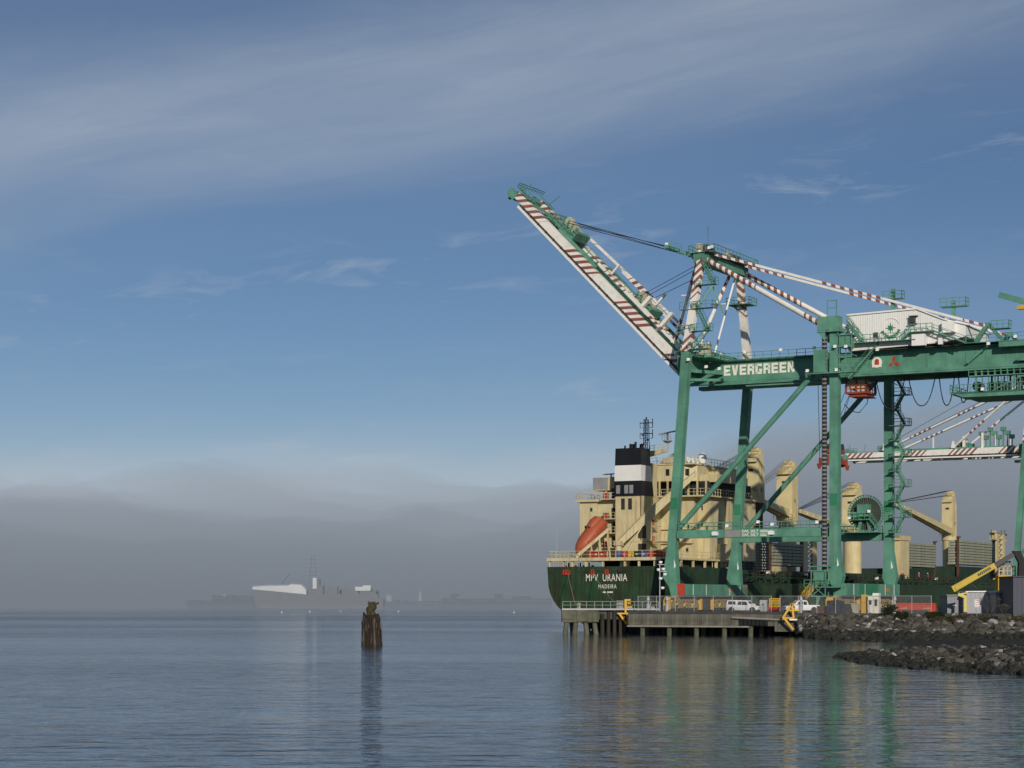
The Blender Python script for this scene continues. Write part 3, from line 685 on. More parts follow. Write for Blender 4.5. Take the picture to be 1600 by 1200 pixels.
    for y in (-9.0, -17.0):
        m = MB(); r = lambda x, zb, zt: [(x, y-.5, zb), (x, y+.5, zb), (x, y+.5, zt), (x, y-.5, zt)]
        m.loft([r(-.4, .55, 2.15), r(43.7 if boom_deg > 20 else BL, .55, 1.75)])
        g = m.build("boom_girder", M_BOOM, bo)
        rl = MB(); rl.box(-.4, y-.7, -.2, BL, y+.7, .16)
        rl.build("trolley_rail", WHITE, bo)
        bk = MB(); bk.box(-.4, y-.35, .16, BL, y+.35, .6)
        for x in range(1, 42, 2): bk.box(x, y-.6, .16, x+.25, y+.6, .6)
        bk.build("rail_bracket", STEEL, bo)
    wk = MB()
    for y in (-10.1, -15.9):
        wk.box(-.4, y-.45, 1.0, BL-1, y+.45, 1.1)
        wk.railing([(0, y+(.4 if y > -12 else -.4), 1.1), (BL-1, y+(.4 if y > -12 else -.4), 1.1)], 1.1, 1.5, .04)
    wk.box(0, -9.45, 1.95, 34, -9.25, 2.45).box(0, -17.0, 2.0, 26, -16.8, 2.3)
    wk.build("walkway", GREEN, bo)
    hd = MB().box(44.0, -17.6, .1, 45.0, -8.4, 1.4).box(41.5, -9.6, 2.1, 45.0, -8.6, 2.2).box(41.5, -17.4, 2.1, 45.0, -16.4, 2.2).railing([(41.5, -8.6, 2.2), (45.0, -8.6, 2.2), (45.0, -17.4, 2.2)], .8, 1.0, .05)
    hd.prism([(44.9, -.4), (45.8, .5), (45.8, 1.3), (44.9, 1.3)], -9.5, -8.5).prism([(44.9, -.4), (45.8, .5), (45.8, 1.3), (44.9, 1.3)], -17.5, -16.5).bar((44.0, -9, 2.2), (43.4, -9, 4.2), .1).bar((42.4, -16.5, 2.2), (41.8, -16.5, 4.6), .1).bar((44.6, -13, .6), (40, -9.8, 1.4), .3).bar((44.6, -13, .6), (40, -16.2, 1.4), .3)
    hd.v = [(x+e, y, z) for x, y, z in hd.v]; hd.build("boom_head", GREEN, bo)
    for x0, x1 in ((31.5, 36.5), (12.5, 16.5)):
        p = MB().box(x0, -15.4, 2.2, x1, -10.4, 2.4).railing([(x0, -10.4, 2.4), (x1, -10.4, 2.4), (x1, -15.4, 2.4)], 1.1, .8, .05).box(x0, -15.6, 2.4, x0+.9, -10.6, 3.6)
        for k in range(4): p.bar((x0+1+k, -12, 2.4), (x0+1.4+k, -12, 3.9), .25)
        o = p.build("boom_platform", GREEN, bo)
        s = MB()
        for k in range(2): s.lathe([(.1, -.3), (.85, -.3), (.85, .3), (.1, .3)], 14, (x0+2+k*1.8, -12.4-k, 3.4), 'y')
        s.box(x0+1, -15, 2.4, x0+2.8, -13, 3.5)
        s.build("sheave_box", TANS, o)
    for x, y, h, w in ((21.5, -9.6, 3.0, .28), (15.0, -16.8, 3.6, .3), (13.6, -9.7, 3.0, .55), (8.8, -9.6, 3.7, .55), (5.6, -9.6, 3.4, .25), (3.6, -17, 3.2, .25)):
        MB().bar((x, y, 1.8), (x, y, 2.2+h), w, w*1.6).build("stay_cradle", WHITE, bo)
    if boom_deg > 20:
        for y, xe in ((-5.6, 31.0), (-19.4, 31.0)):
            MB().bar((3.4, y*.0-8.2 if y > -10 else -17.8, 3.1), (24, -8.4 if y > -10 else -17.6, 3.1), .30, .44).build("folded_link", M_LINK, bo)
        MB().bar((2.5, -17.6, 4.2), (33, -17.6, 3.0), .3, .42).build("folded_link", M_LINK, bo)
        MB().bar((4, -10.2, 3.0), (18, -10.2, 2.9), .26, .36).build("folded_link", M_LINK, bo)
        for y in (5.6, 19.2):
            J = Bm @ Vector((4.6, -8.2 if y < 10 else -17.6, 3.2)) + hinge; tp = Vector((1.7, y, 58.6))
            o = along("hanging_link", tp, J, lambda L: MB().bar((0,0,0), (L,0,0), .32, .5), M_LINK, root); o.location += Vector(D)
            MB().bar(tp+Vector((.6, 1.0, 0)), J+Vector((2.2, 1.0, -2.0)), .2, .26).build("hanging_link", WHITE, root, D)
            MB().bar(tp.lerp(J, .42)+Vector((-1.1, 0, .1)), tp.lerp(J, .42)+Vector((1.6, 0, .1)), .16).build("link_tie", WHITE, root, D)
        tipc = Bm @ Vector((34.2, -12, 3.6)) + hinge; midc = Bm @ Vector((15.4, -12, 3.6)) + hinge
        rp = MB()
        for k, (y0, y1) in enumerate(((4.2, 10.6), (7.6, 12.2), (18, 13.4), (21.6, 14.6))): rp.tube((-2.9, y0, 61.2), tipc+Vector((0, y1-12, .5*(k % 2))), .055, 4)
        for k, y in enumerate((6.0, 9.0, 15.0)): rp.tube((1.6, y, 58.2+.5*k), midc+Vector((.8*k, y*.3-3, .3)), .05, 4)
        P("boom_hoist_rope", rp, CABLE)
    else:
        for y, yb in ((5.6, 8.4), (19.2, 17.6)):
            for x in (16.0, 34.0):
                J = Bm @ Vector((x, -yb, 2.4)) + hinge
                for k in (0, .9):
                    o = along("forestay", (1.2, y+k, 59.0), J+Vector((0, k*.6, 0)), lambda L: MB().bar((0,0,0), (L,0,0), .26, .36), striped("forestay bands", WH, OXR, 1.4, .5, [(14, 20), (27, 33), (40, 46)]) if k == 0 and x == 16 and y < 10 else bpy.data.materials["forestay bands"], root)
                    o.location += Vector(D)
                MB().prism([(x-.5, 2.2), (x+.5, 2.2), (x+.2, 4.0), (x-.2, 4.0)], -yb-.3, -yb+.3).build("stay_lug", WHITE, bo)
        gx = MB()
        for k in range(8):
            x = 1.5+k*1.1; gx.bar((x, -10, 2), (x, -10, 4.5+(k % 3)*1.1), .3).box(x-.6, -10.6, 4.2+(k % 3), x+.6, -9.4, 5.2+(k % 3))
        gx.build("boom_machinery", GREEN, bo)
        P("boom_hoist_rope", MB().tube((-2.9, 6, 61), Bm @ Vector((36, -11, 3)) + hinge, .055, 4).tube((-2.9, 19, 61), Bm @ Vector((36, -15, 3)) + hinge, .055, 4), CABLE)
    return root
quay_crane(0.0, 45.3, "green quay crane beside the ship's stern with its striped boom raised")
quay_crane(207.0, 0.0, "distant green quay crane at the right edge with its striped boom lowered level", False)

def spreader():
    root = empty("container_spreader", LW(21.6, 13, 26.0), -ANG, "red container spreader hanging on ropes behind the raised-boom crane's near landside leg", "spreader")
    b = MB().box(-1.2, -3.0, .3, 1.2, 3.0, .8).box(-1.3, -3.1, 0, 1.3, -2.5, 1.2).box(-1.3, 2.5, 0, 1.3, 3.1, 1.2).prism([(-1.1, .8), (1.1, .8), (.6, 1.7), (-.6, 1.7)], -2.2, 2.2)
    b.build("spreader_frame", REDSPR, root)
    for x in (-1.25, 1.25):
        for y in (-3.0, 3.0): MB().prism([(x-.15, -.5), (x+.15, -.5), (x+.3, .3), (x-.3, .3)], y-.2, y+.2).build("corner_flipper", REDSPR, root)
    h = MB().box(-1.0, -2.6, 2.0, 1.0, 2.6, 2.6).box(-.5, -.5, 1.6, .5, .5, 2.0)
    o = h.build("headblock", REDSPR, root)
    for y in (-2, 2): MB().lathe([(.1, -.9), (.62, -.9), (.62, -.7), (.4, -.7), (.4, .7), (.62, .7), (.62, .9), (.1, .9)], 14, (0, y, 3.0), 'x').build("sheave", STEEL, o)
spreader()
# ------------------------------------------------------------------ cargo ship (its local frame is the quay's: x inland, y along the quay)
def fy(u, v, y):
    """where the sight line through a picture point meets the plane y of the quay frame"""
    k = (u-800)/3200; x = (k*(OY+y*CA)-OX-y*SA)/(CA+k*SA); return x, 5+(938-v)*(OY-x*SA+y*CA)/3200
def fx(u, v, x):
    """the same for the plane x"""
    k = (u-800)/3200; y = (k*(OY-x*SA)-OX-x*CA)/(SA-k*CA); return y, 5+(938-v)*(OY-x*SA+y*CA)/3200
CREAM = paint("cream ship paint", (0.57, 0.495, 0.29), 0.5, 0.08, 0.4, 0.5, 0.35, slo=.48, shi=.72, rustcol=(0.26, 0.12, 0.05), dirtcol=(0.36, 0.29, 0.17))
CREAM2 = paint("cream deck crane paint", (0.60, 0.505, 0.27), 0.5, 0.09, 0.45, 0.5, 0.25, rustcol=(0.27, 0.12, 0.05), dirtcol=(0.38, 0.29, 0.16))
HULL = paint("dark green hull paint", (0.022, 0.060, 0.027), 0.5, 0.3, 0.35, 1.0, 0.6, rustcol=(0.034, 0.026, 0.011), dirtcol=(0.007, 0.011, 0.006), slo=0.44, shi=0.66)
DECKG = paint("dark green deck gear", (0.020, 0.040, 0.024), 0.6, 0.25, 0.3, 0.2, 0.3, rustcol=(0.10, 0.05, 0.025))
FUNB = paint("black funnel paint", (0.010, 0.011, 0.014), 0.4, 0.2, dirt=0.2)
FUNW = paint("white funnel band", (0.74, 0.73, 0.70), 0.5, 0.04, 0.0, 0.12, 0.15, dirtcol=(.5, .47, .42))
PANEL = paint("grey green hatch panel", (0.29, 0.295, 0.225), 0.55, 0.12, 0.5, 0.25, 0.35, rustcol=(0.20, 0.10, 0.045))
RUST = paint("rusty brown steel", (0.10, 0.05, 0.03), 0.65, 0.3, 0.4, 0.3, 0.3)
LIFEB = paint("orange lifeboat fibreglass", (0.37, 0.085, 0.038), 0.45, 0.06, 0.0, 0.12, 0.15, dirtcol=(.22, .07, .04))
BLUE = paint("blue drum paint", (0.035, 0.10, 0.28), 0.45, 0.1, 0.2)
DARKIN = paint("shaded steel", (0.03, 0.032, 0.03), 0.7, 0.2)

def cargo_ship():
    root = empty("cargo_ship", LW(-15, 100, 0), -ANG, "dark green cargo ship moored stern first with cream superstructure and black and white funnel", "ship")
    D = (15, -100, 0)
    P = lambda n, mb, mat=CREAM, par=None: mb.build(n, mat, par or root, (0, 0, 0) if par else D)
    # hull
    def sec(y, xa, xb, top, bot, r, flare=0.0):
        pts = [(xa-.1, top), (xa, top*.4+bot*.6+r*.6)]
        for k in range(1, 9):
            a = math.pi/2*k/8; pts.append((xa+r*(1-math.cos(a)), bot+r*(1-math.sin(a))))
        q = [((xa+xb)-x, z) for x, z in pts][::-1]
        return [(x, y, z) for x, z in pts+q]
    rings = [sec(6, -25.2, -5.1, 10.5, 2.0, 6.5), sec(11, -25.2, -5.1, 10.5, 1.0, 5.6), sec(24, -25.2, -5.1, 10.5, -2, 3.5), sec(36, -25.2, -5.1, 10.5, -3, 2), sec(36.05, -25.2, -5.1, 8.0, -3, 2),
             sec(120, -25.2, -5.1, 8.2, -3, 2), sec(215, -25.2, -5.1, 8.9, -3, 2), sec(236, -22, -8.3, 9.2, -3, 2), sec(252, -18, -12.4, 9.8, -3, 1.5), sec(259, -15.6, -14.8, 10.2, -3, .3)]
    hull = P("hull", MB().loft(rings), HULL)
    m = MB()
    for y in range(40, 232, 4): m.box(-5.2, y-.05, 8.0, -5.0, y+.05, 9.2)
    m.box(-5.25, 38, 7.85, -4.95, 234, 8.02).box(-5.15, 38, 9.0, -5.0, 234, 9.25)
    P("bulwark", m, HULL, hull)
    put_text("lettering", "MPV  URANIA", 1.66, LETTER, hull, (-14.5, 5.97, 8.62), 0, .0, .01, 1.1, 0.68)
    put_text("lettering", "MADEIRA", .92, LETTER, hull, (-14.3, 5.97, 7.22), 0, .0, .01, 1.2, 0.74)
    sm = MB(); x = -15.1
    for w in (.13, .18, .15, 0, .15, .13, .18, .14, .16):
        if w: sm.box(x, 5.95, 6.2, x+w, 5.99, 6.44)
        x += .2
    tag(P("small_print", sm, LETTER, hull), kind='stuff')
    for x0, x1, zz in ((-25.1, -24.0, 9.42), (-23.2, -22.5, 9.6), (-20.0, -19.2, 9.6), (-18.6, -17.8, 9.6), (-16.0, -15.2, 9.6), (-13.5, -12.6, 9.6), (-11.2, -9.4, 9.6), (-8.2, -5.8, 9.7)):
        P("fairlead_slot", MB().box(x0, 5.93, zz, x1, 6.1, zz+.26), DARKIN, hull)
    for x in (-22.0, -21.35, -16.9, -14.35): P("red_fairlead", MB().box(x-.3, 5.7, 9.15, x-.12, 6.05, 9.95).box(x+.12, 5.7, 9.15, x+.3, 6.05, 9.95).box(x-.3, 5.7, 9.8, x+.3, 6.05, 10.0), RED, hull)
    P("panama_lead", MB().lathe([(.26, -.25), (.44, -.25), (.5, 0), (.44, .1), (.26, .1)], 16, (-11.9, 5.9, 9.95), 'y'), DARKIN, hull)
    # poop: open mooring deck under a cream plate
    PZ = 11.95
    P("mooring_deck", MB().box(-24.8, 6.2, 8.9, -5.4, 36, 9.1), DECKG)
    P("poop_deck", MB().box(-25.35, 5.9, PZ-.3, -4.95, 38, PZ).box(-25.35, 5.85, PZ-.52, -4.95, 6.2, PZ-.3))
    for x, w in ((-24.9, .2), (-22.4, .3), (-20.8, .45), (-18.25, .5), (-15.24, .3), (-11.3, .3), (-8.8, .3), (-6.0, .35)): P("deck_post", MB().box(x-w/2, 6.15, 10.5, x+w/2, 6.5, PZ-.5))
    for y in (10, 15, 20, 25, 30, 35): P("deck_post", MB().box(-5.45, y-.18, 10.5, -5.1, y+.18, PZ-.3))
    P("vent_trunk", MB().lathe([(.85, 9.1), (.85, PZ-.3)], 16, (-12.4, 8.6, 0)))
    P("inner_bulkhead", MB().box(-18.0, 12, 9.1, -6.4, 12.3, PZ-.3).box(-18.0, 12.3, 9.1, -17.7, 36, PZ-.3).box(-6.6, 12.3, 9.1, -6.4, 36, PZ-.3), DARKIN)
    for x in (-23, -21, -19.4): P("mooring_winch", MB().lathe([(.1, -.8), (.62, -.8), (.62, -.65), (.35, -.65), (.35, .65), (.62, .65), (.62, .8), (.1, .8)], 10, (x, 9.5, 10.2), 'x').box(x-1, 9.2, 9.1, x+1, 9.9, 9.7).box(x-.1, 9.2, 9.7, x+.15, 9.6, 11.2), DECKG)
    P("poop_railing", MB().railing([(-5.0, 36, PZ), (-5.0, 6, PZ), (-25.2, 6, PZ), (-25.2, 36, PZ)], 1.1, 1.5, .035))
    P("lower_railing", MB().railing([(-25, 6.1, 10.5), (-19, 6.1, 10.5)], .95, .42, .028, False))
    # accommodation
    port = P("accommodation_block", MB().box(-24.8, 17, PZ, -17.4, 40, 21.6).box(-25.3, 16.4, 21.6, -17.4, 40, 22.0))
    for x, z in ((-22.6, 20.0), (-23.6, 17.0), (-23.6, 14.4)): P("window", MB().box(x-.2, 16.93, z, x+.2, 17.05, z+.62), GLASS, port)
    P("deck_railing", MB().railing([(-25.2, 16.5, 22.0), (-17.5, 16.5, 22.0)], 1.1, 1.2, .03).railing([(-25.2, 16.5, 22), (-25.2, 28, 22)], 1.1, 1.2, .03), CREAM, port)
    for k, z in enumerate((13.9, 16.3, 18.7, 22.0)):
        b = P("balcony", MB().box(-20.2, 15.4, z-.15, -17.4, 17, z).railing([(-20.1, 15.5, z), (-17.5, 15.5, z)], 1.0, .65, .03))
        P("red_locker", MB().box(-19.8, 15.7, z+.05, -18.95, 16.2, z+.95), RED, b)
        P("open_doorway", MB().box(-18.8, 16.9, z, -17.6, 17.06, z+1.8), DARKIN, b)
    fcas = P("funnel_casing", MB().box(-17.25, 15.2, PZ, -12.45, 19.4, 22.4))
    for x in (-15.85, -14.55): P("vent_slot", MB().box(x-.32, 15.13, 20.1, x+.32, 15.24, 21.95), DARKIN, fcas)
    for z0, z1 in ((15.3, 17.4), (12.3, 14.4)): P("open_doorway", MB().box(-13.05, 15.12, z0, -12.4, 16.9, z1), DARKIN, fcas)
    P("casing_ledge", MB().box(-17.35, 15.1, 14.75, -12.3, 19.5, 14.86).box(-12.4, 17, 14.75, -9.5, 28, 14.88), CREAM, fcas)
    P("rust_pipe", MB().tube((-12.5, 15.05, 15), (-12.5, 15.05, 22.3), .07, 6), RUST, fcas)
    def fr(z):
        t = (z-22.4)/7.9; return [(-17.4+.22*t, 14.9+.15*t, z), (-12.35-.22*t, 14.9+.15*t, z), (-12.25-.42*t, 19.6-.9*t, z), (-17.3+.2*t, 19.6-.9*t, z)]
    fun = P("funnel", MB().loft([fr(22.4), fr(24.85)]), FUNB)
    P("white_band", MB().loft([fr(24.85), fr(27.45)]), FUNW, fun)
    P("black_top", MB().loft([fr(27.45), fr(30.3)]), FUNB, fun)
    for x in (-16.6, -15.1, -14.2): P("louvre", MB().box(x-.34, 14.82, 22.75, x+.34, 14.97, 24.15), GREY, fun)
    for x, y, r, h in ((-15.9, 16, .15, .5), (-15.1, 17, .45, .8), (-14.2, 16.5, .2, 1.1), (-13.7, 17.6, .26, .8), (-13.2, 17, .22, .8)): P("exhaust_pipe", MB().tube((x, y, 30.1), (x+.1, y-.1, 30.3+h), r, 10), FUNB, fun)
    # main block, bridge deck, wheelhouse
    mb = P("accommodation_block", MB().box(-17.4, 28, PZ, -8.6, 50, 22.6).box(-17.2, 24, PZ, -14.6, 28, 22.6))
    sb = P("accommodation_block", MB().box(-8.6, 36.8, PZ, -6.1, 50, 23.0))
    sb2 = P("accommodation_block", MB().box(-8.6, 30, PZ, -6.5, 36.7, 22.6), CREAM)
    lb = P("lower_block", MB().box(-8.9, 33.2, 10.6, -5.9, 36.6, 14.6).box(-9, 33.1, 14.6, -5.8, 36.6, 14.75))
    for x in (-7.9, -7.1): P("slot_window", MB().box(x-.1, 33.12, 12.2, x+.1, 33.22, 13.2), DARKIN, lb)
    for x, z in ((-11.2, 20.9), (-9.6, 17.2), (-11.4, 14.6), (-9.8, 13.2)): P("window", MB().box(x-.2, 27.93, z, x+.2, 28.05, z+.7), GLASS, mb)
    for x, z in ((-7.9, 17.6), (-7.0, 17.0), (-7.9, 20.4)): P("window", MB().box(x-.12, 29.93, z, x+.12, 30.05, z+.8), GLASS, sb2)
    P("rust_pipe", MB().tube((-12.2, 27.8, 12.0), (-12.2, 27.8, 19.2), .09, 6), RUST, mb)
    P("deck_ledge", MB().box(-15, 27.4, 14.7, -8.6, 28, 14.85).box(-14.6, 27.5, 17.1, -8.6, 28, 17.2), CREAM, mb)
    for z in (14.9, 17.6, 20.2):
        b = P("balcony", MB().box(-15.6, 22.2, z-.15, -12.9, 24, z).railing([(-13.9, 22.3, z), (-12.95, 22.3, z), (-12.95, 24, z)], 1.0, .6, .03))
        P("red_locker", MB().box(-14.3, 22.4, z+.05, -13.5, 22.9, z+.95), RED, b)
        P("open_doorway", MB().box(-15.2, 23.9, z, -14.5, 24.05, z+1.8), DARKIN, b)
    brd = P("bridge_deck", MB().box(-17.4, 26.4, 22.6, -5.4, 50, 22.85).railing([(-16.4, 26.5, 22.85), (-5.5, 26.5, 22.85), (-5.5, 50, 22.85)], 1.1, 1.2, .035))
    for x in (-14.4, -12.9, -11.2, -9.0, -7.4, -5.8): P("bridge_post", MB().box(x-.12, 26.6, 22.85, x+.12, 26.9, 25.4), CREAM, brd)
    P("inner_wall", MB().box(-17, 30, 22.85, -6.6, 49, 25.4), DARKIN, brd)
    for x in (-13.6, -11.6, -9.8, -8.0): P("window", MB().box(x-.5, 29.9, 23.6, x+.5, 30.02, 25.0), GLASS, brd)
    wh = P("wheelhouse", MB().box(-16.4, 26.8, 25.35, -10.8, 48, 28.1).prism([(-10.8, 26.8), (-8.2, 28.6), (-8.2, 48), (-10.8, 48)], 25.35, 28.1, 'xy').box(-16.5, 26.6, 28.1, -8.0, 48, 28.3))
    P("bridge_wing", MB().box(-8.2, 30, 25.2, -5.2, 44, 26.5).box(-8.2, 34, 26.5, -6.6, 46, 27.6), CREAM, wh)
    for x in (-12.9, -9.6): P("window", MB().box(x-.32, 26.7 if x < -10.8 else 27.4, 26.3, x+.32, 26.9 if x < -10.8 else 27.7, 27.4), GLASS, wh)
    P("bridge_wing", MB().box(-22.7, 18, 23.7, -17.4, 34, 25.8), CREAM)
    P("wing_posts", MB().box(-22.5, 17.9, 22.0, -22.3, 18.1, 23.7).box(-20.4, 17.9, 22.0, -20.2, 18.1, 23.7).box(-18.5, 17.9, 22.0, -18.3, 18.1, 23.7).box(-22.8, 17.9, 23.55, -17.4, 34, 23.7))
    P("wing_screen", MB().box(-22.75, 17.9, 23.7, -20.0, 18, 25.7), GREY)
    P("red_locker", MB().box(-18.7, 17.6, 24.9, -17.8, 18, 25.7), RED)
    P("monkey_deck_railing", MB().railing([(-8.1, 27, 28.3), (-16.4, 27, 28.3)], 1.1, 1.3, .035).railing([(-8.1, 28, 28.3), (-8.1, 48, 28.3)], 1.1, 1.3, .035))
    P("radome", MB().lathe([(.5, 0), (.75, .45), (.8, 1.0), (.65, 1.45), (.4, 1.75), (.05, 1.85)], 14, (-7.9, 30, 28.4)), LAMPW)
    for x, y, r in ((-10.4, 30, .5), (-9.4, 32, .42)): P("satellite_dome", MB().lathe([(r*.6, 0), (r, .3), (r, .7), (r*.6, 1.0), (.03, 1.1)], 12, (x, y, 28.4)), LAMPW)
    P("deck_locker", MB().box(-14.8, 29, 28.3, -12.6, 31, 29.5).bar((-15.6, 29.5, 28.6), (-12.8, 29.5, 30.2), .35), TANS)
    cl = MB()
    for k in range(14): cl.cbox(-12.2+.3*k, 28+(k % 3), 28.3, .25, .3, .5+.25*(k % 4))
    cl.bar((-11.4, 30, 28.3), (-11.4, 30, 32.0), .08)
    tag(P("deck_fittings", cl, LAMPW), kind='stuff')
    # antenna mast, radar arm and scanners
    def mast(x, y, z0, z1):
        m = MB()
        for dx in (-.28, .28):
            for dy in (-.28, .28): m.bar((x+dx*1.5, y+dy*1.5, z0), (x+dx, y+dy, z1), .1)
        n = 9
        for k in range(n):
            za, zb = z0+(z1-z0)*k/n, z0+(z1-z0)*(k+1)/n
            m.bar((x-.35, y-.35, za), (x+.35, y-.35, zb), .07).bar((x+.35, y-.35, za), (x-.35, y-.35, zb), .07).bar((x-.35, y-.35, zb), (x+.35, y-.35, zb), .07)
        for z in (z1-.6, z1-2.4): m.bar((x-1.15, y, z), (x+1.15, y, z), .14).bar((x-1.15, y, z-.8), (x-1.15, y, z+.2), .07).bar((x+1.15, y, z-.8), (x+1.15, y, z+.7), .1).bar((x-1.15, y, z-.8), (x-.4, y, z-.8), .06).bar((x+1.15, y, z-.8), (x+.4, y, z-.8), .06)
        for k in range(5): m.cbox(x-.5+.9*(k % 2), y-.3, z0+1.4+k*.8, .3, .3, .25)
        return m.bar((x, y, z1), (x, y, z1+.4), .16)
    P("antenna_mast", mast(-13.8, 20, 28.0, 35.4), DARKIN)
    P("mast_base", MB().box(-14.9, 19.7, 22.4, -12.7, 22, 28.0))
    xa, za = -9.9, 30.3
    rm = P("radar_mast", MB().bar((-14.2, 20, 29.4), (xa, 20, za-.2), .5, 1.1, .4, .5).bar((-14.2, 20.4, 27.8), (-14.2, 20.4, 29.8), 1.0, 1.0).bar((xa, 20, za-.2), (xa, 20, za+1.7), .24).railing([(-13, 19.7, 30.0), (xa, 19.7, za)], .9, .8, .03))
    P("radar_platform", MB().lathe([(.3, -.3), (.8, 0), (.8, .1), (.3, .1)], 12, (xa, 20, za+1.3)).railing([(xa-.8, 19.5, za+1.4), (xa+.8, 19.5, za+1.4)], .9, .5, .03).bar((xa, 20, za+1.4), (xa, 20, za+2.6), .28), GREY, rm)
    P("scanner", MB().bar((xa-1.6, 20, za+2.5), (xa+1.6, 20, za+2.95), .25, .22), GREY, rm)
    P("scanner", MB().bar((-22.9, 22, 26.5), (-19.5, 22, 26.6), .25, .2).bar((-21.3, 22, 25.8), (-21.3, 22, 26.5), .2), GREY)
    P("light_pole", MB().bar((-24.0, 7, PZ), (-24.0, 7, 16.8), .07), GALV)
    # provision crane over the poop
    px0, pz0 = -14.75, 14.3; px1, pz1 = fy(1088, 739, 23)
    pc = P("provision_crane", MB().lathe([(.68, PZ), (.62, 13.6), (.5, 13.8), (.5, pz0+.2)], 14, (px0+.1, 11, 0)).box(px0-.55, 10.4, pz0-.3, px0+.7, 11.6, pz0+.5))
    mid = Vector(((px0+px1)/2-.8, 16.5, (pz0+pz1)/2-.6))
    P("jib", MB().bar((px0, 11, pz0), mid, .7, .9, .7, 1.5).bar(mid, (px1, 23, pz1), .7, 1.5, .5, .7), CREAM, pc)
    P("jib_ram", MB().tube((px0+1.4, 11.2, 12.6), (px0+3.6, 13.4, pz0+3.6), .12, 8), CREAM, pc)
    # deck cargo gear: stacks of hatch panels, guides, posts, cranes
    def panel_wall(y0, y1, z0, n, t, mat, x0=-12.0, x1=-9.0):
        w = P("hatch_stack", MB().box(x0+.3, y0+.4, z0-.05, x1-.4, y1-.4, z0+n*t-.1), DARKIN)
        pn = MB().box(x0, y0, .065, x1, y1, t-.065)
        for k in range(7): yy = y0+(y1-y0)*(k+.5)/7; pn.box(x1, yy-.04, .05, x1+.05, yy+.04, t-.05)
        me = pn.mesh("hatch_panel"); me.materials.append(mat)
        for k in range(n): link("hatch_panel", me, w, (((k*37) % 5-2)*.03, ((k*53) % 7-3)*.06, z0+k*t))
        g = MB()
        for yy in (y0-.5, y1+.5): g.box(x1-.7, yy-.25, z0-3, x1-.2, yy+.25, z0+n*t+.8).box(x1-.7, yy-.5, z0+n*t+.5, x1+.1, yy+.5, z0+n*t+.8)
        g.build("stack_guide", RUST, w)
        return w
    dk = paint("dark stacked hatch panel", (0.018, 0.026, 0.024), 0.5, 0.25, 0.2)
    w = panel_wall(50.5, 64.2, 10.2, 13, .5, dk, -21.5)
    q = MB()
    for k in range(13):
        for yy in (50.9, 60.4, 61.6): q.box(-8.97, yy+.3*(k % 2), 10.3+k*.5, -8.88, yy+.32+.3*(k % 2), 10.55+k*.5)
    tag(q.build("end_markers", GALV, w), kind='stuff')
    for k in (7, 10): MB().box(-8.97, 53, 10.25+k*.5, -8.86, 55.4, 10.5+k*.5).build("white_panel", GALV, w)
    panel_wall(66.2, 82.0, 11.5, 7, .62, PANEL); panel_wall(149.6, 169.6, 12.5, 9, .6, PANEL); panel_wall(189.8, 221, 13.6, 9, .66, PANEL)
    for y0, y1 in ((66, 82), (150, 170), (190, 221)): P("coaming", MB().box(-21, y0, 8.2, -9.6, y1, 10.6 if y0 < 100 else 12.2 if y0 < 180 else 13.2), DECKG)
    P("coaming_lid", MB().box(-20, 66.5, 9.9, -9.3, 74, 11.4), CREAM2)
    def lattice(y0, y1, z0, z1, x=-9.2):
        o = P("lattice_post", MB().box(x-.5, y0, z0, x, y0+2.4, z1).box(x-.5, y1-2.4, z0, x, y1, z1), CREAM2)
        g = MB(); n = 8
        for k in range(n):
            za, zb = z0+(z1-z0)*k/n, z0+(z1-z0)*(k+1)/n
            g.bar((x-.2, y0+2.3, za), (x-.2, y1-2.3, zb), .14).bar((x-.2, y0+2.2, zb), (x-.2, y1-2.2, zb), .14)
        g.build("lattice_bracing", RUST, o)
    lattice(83, 90.6, 9.3, 16.6); lattice(223, 231, 11.5, 22.0)
    P("cargo_post", MB().box(-9.8, 141.2, 9.6, -8.4, 147.6, 19.2).box(-10, 140.6, 18.2, -8.2, 148.4, 18.5).prism([(140.4, 19.2), (148.8, 19.2), (147.6, 18.2), (141.4, 18.2)], -9.9, -8.3, 'yz'), CREAM2)
    def deck_crane(y, ztop, zfoot, zb, hw, jl, jz, peds, px=-15.0, ry=1.0):
        o = P("deck_crane", MB().loft([[(px-hw*1.05, y-hw*1.1, zfoot), (px+hw*1.05, y-hw*1.1, zfoot), (px+hw*1.05, y+hw*1.1, zfoot), (px-hw*1.05, y+hw*1.1, zfoot)],
             [(px-hw, y-hw, ztop-2.6), (px+hw, y-hw, ztop-2.6), (px+hw, y+hw*1.0, ztop-2.6), (px-hw, y+hw, ztop-2.6)], [(px-hw*.8, y-hw*.7, ztop-1), (px+hw*.8, y-hw*.7, ztop-1), (px+hw*.8, y+hw, ztop-.6), (px-hw*.8, y+hw, ztop-.6)]]).box(px-.8*hw, y+hw*.4, ztop-1.6, px+.8*hw, y+hw*1.15, ztop).box(px-hw*.9, y-hw*1.5, ztop-2.4, px+hw*.9, y-hw*.7, ztop-1.7), CREAM2)
        P("pedestal", MB().lathe([(hw*1.12, zb), (hw*1.15, zfoot-1.2), (hw*1.3, zfoot-1.0), (hw*1.3, zfoot), (hw*.6, zfoot+.02)], 18, (px, y, 0)), peds, o)
        P("head_sheave", MB().lathe([(.1, -.9), (.42, -.9), (.42, .9), (.1, .9)], 12, (px, y+hw*.5, ztop+.05), 'x'), CREAM2, o)
        P("small_opening", MB().box(px-.5, y-hw*1.03, ztop-4.2, px+.4, y-hw*.98, ztop-3.7).box(px+hw-.02, y-.3, ztop-8, px+hw+.06, y+.3, ztop-7.2), DARKIN, o)
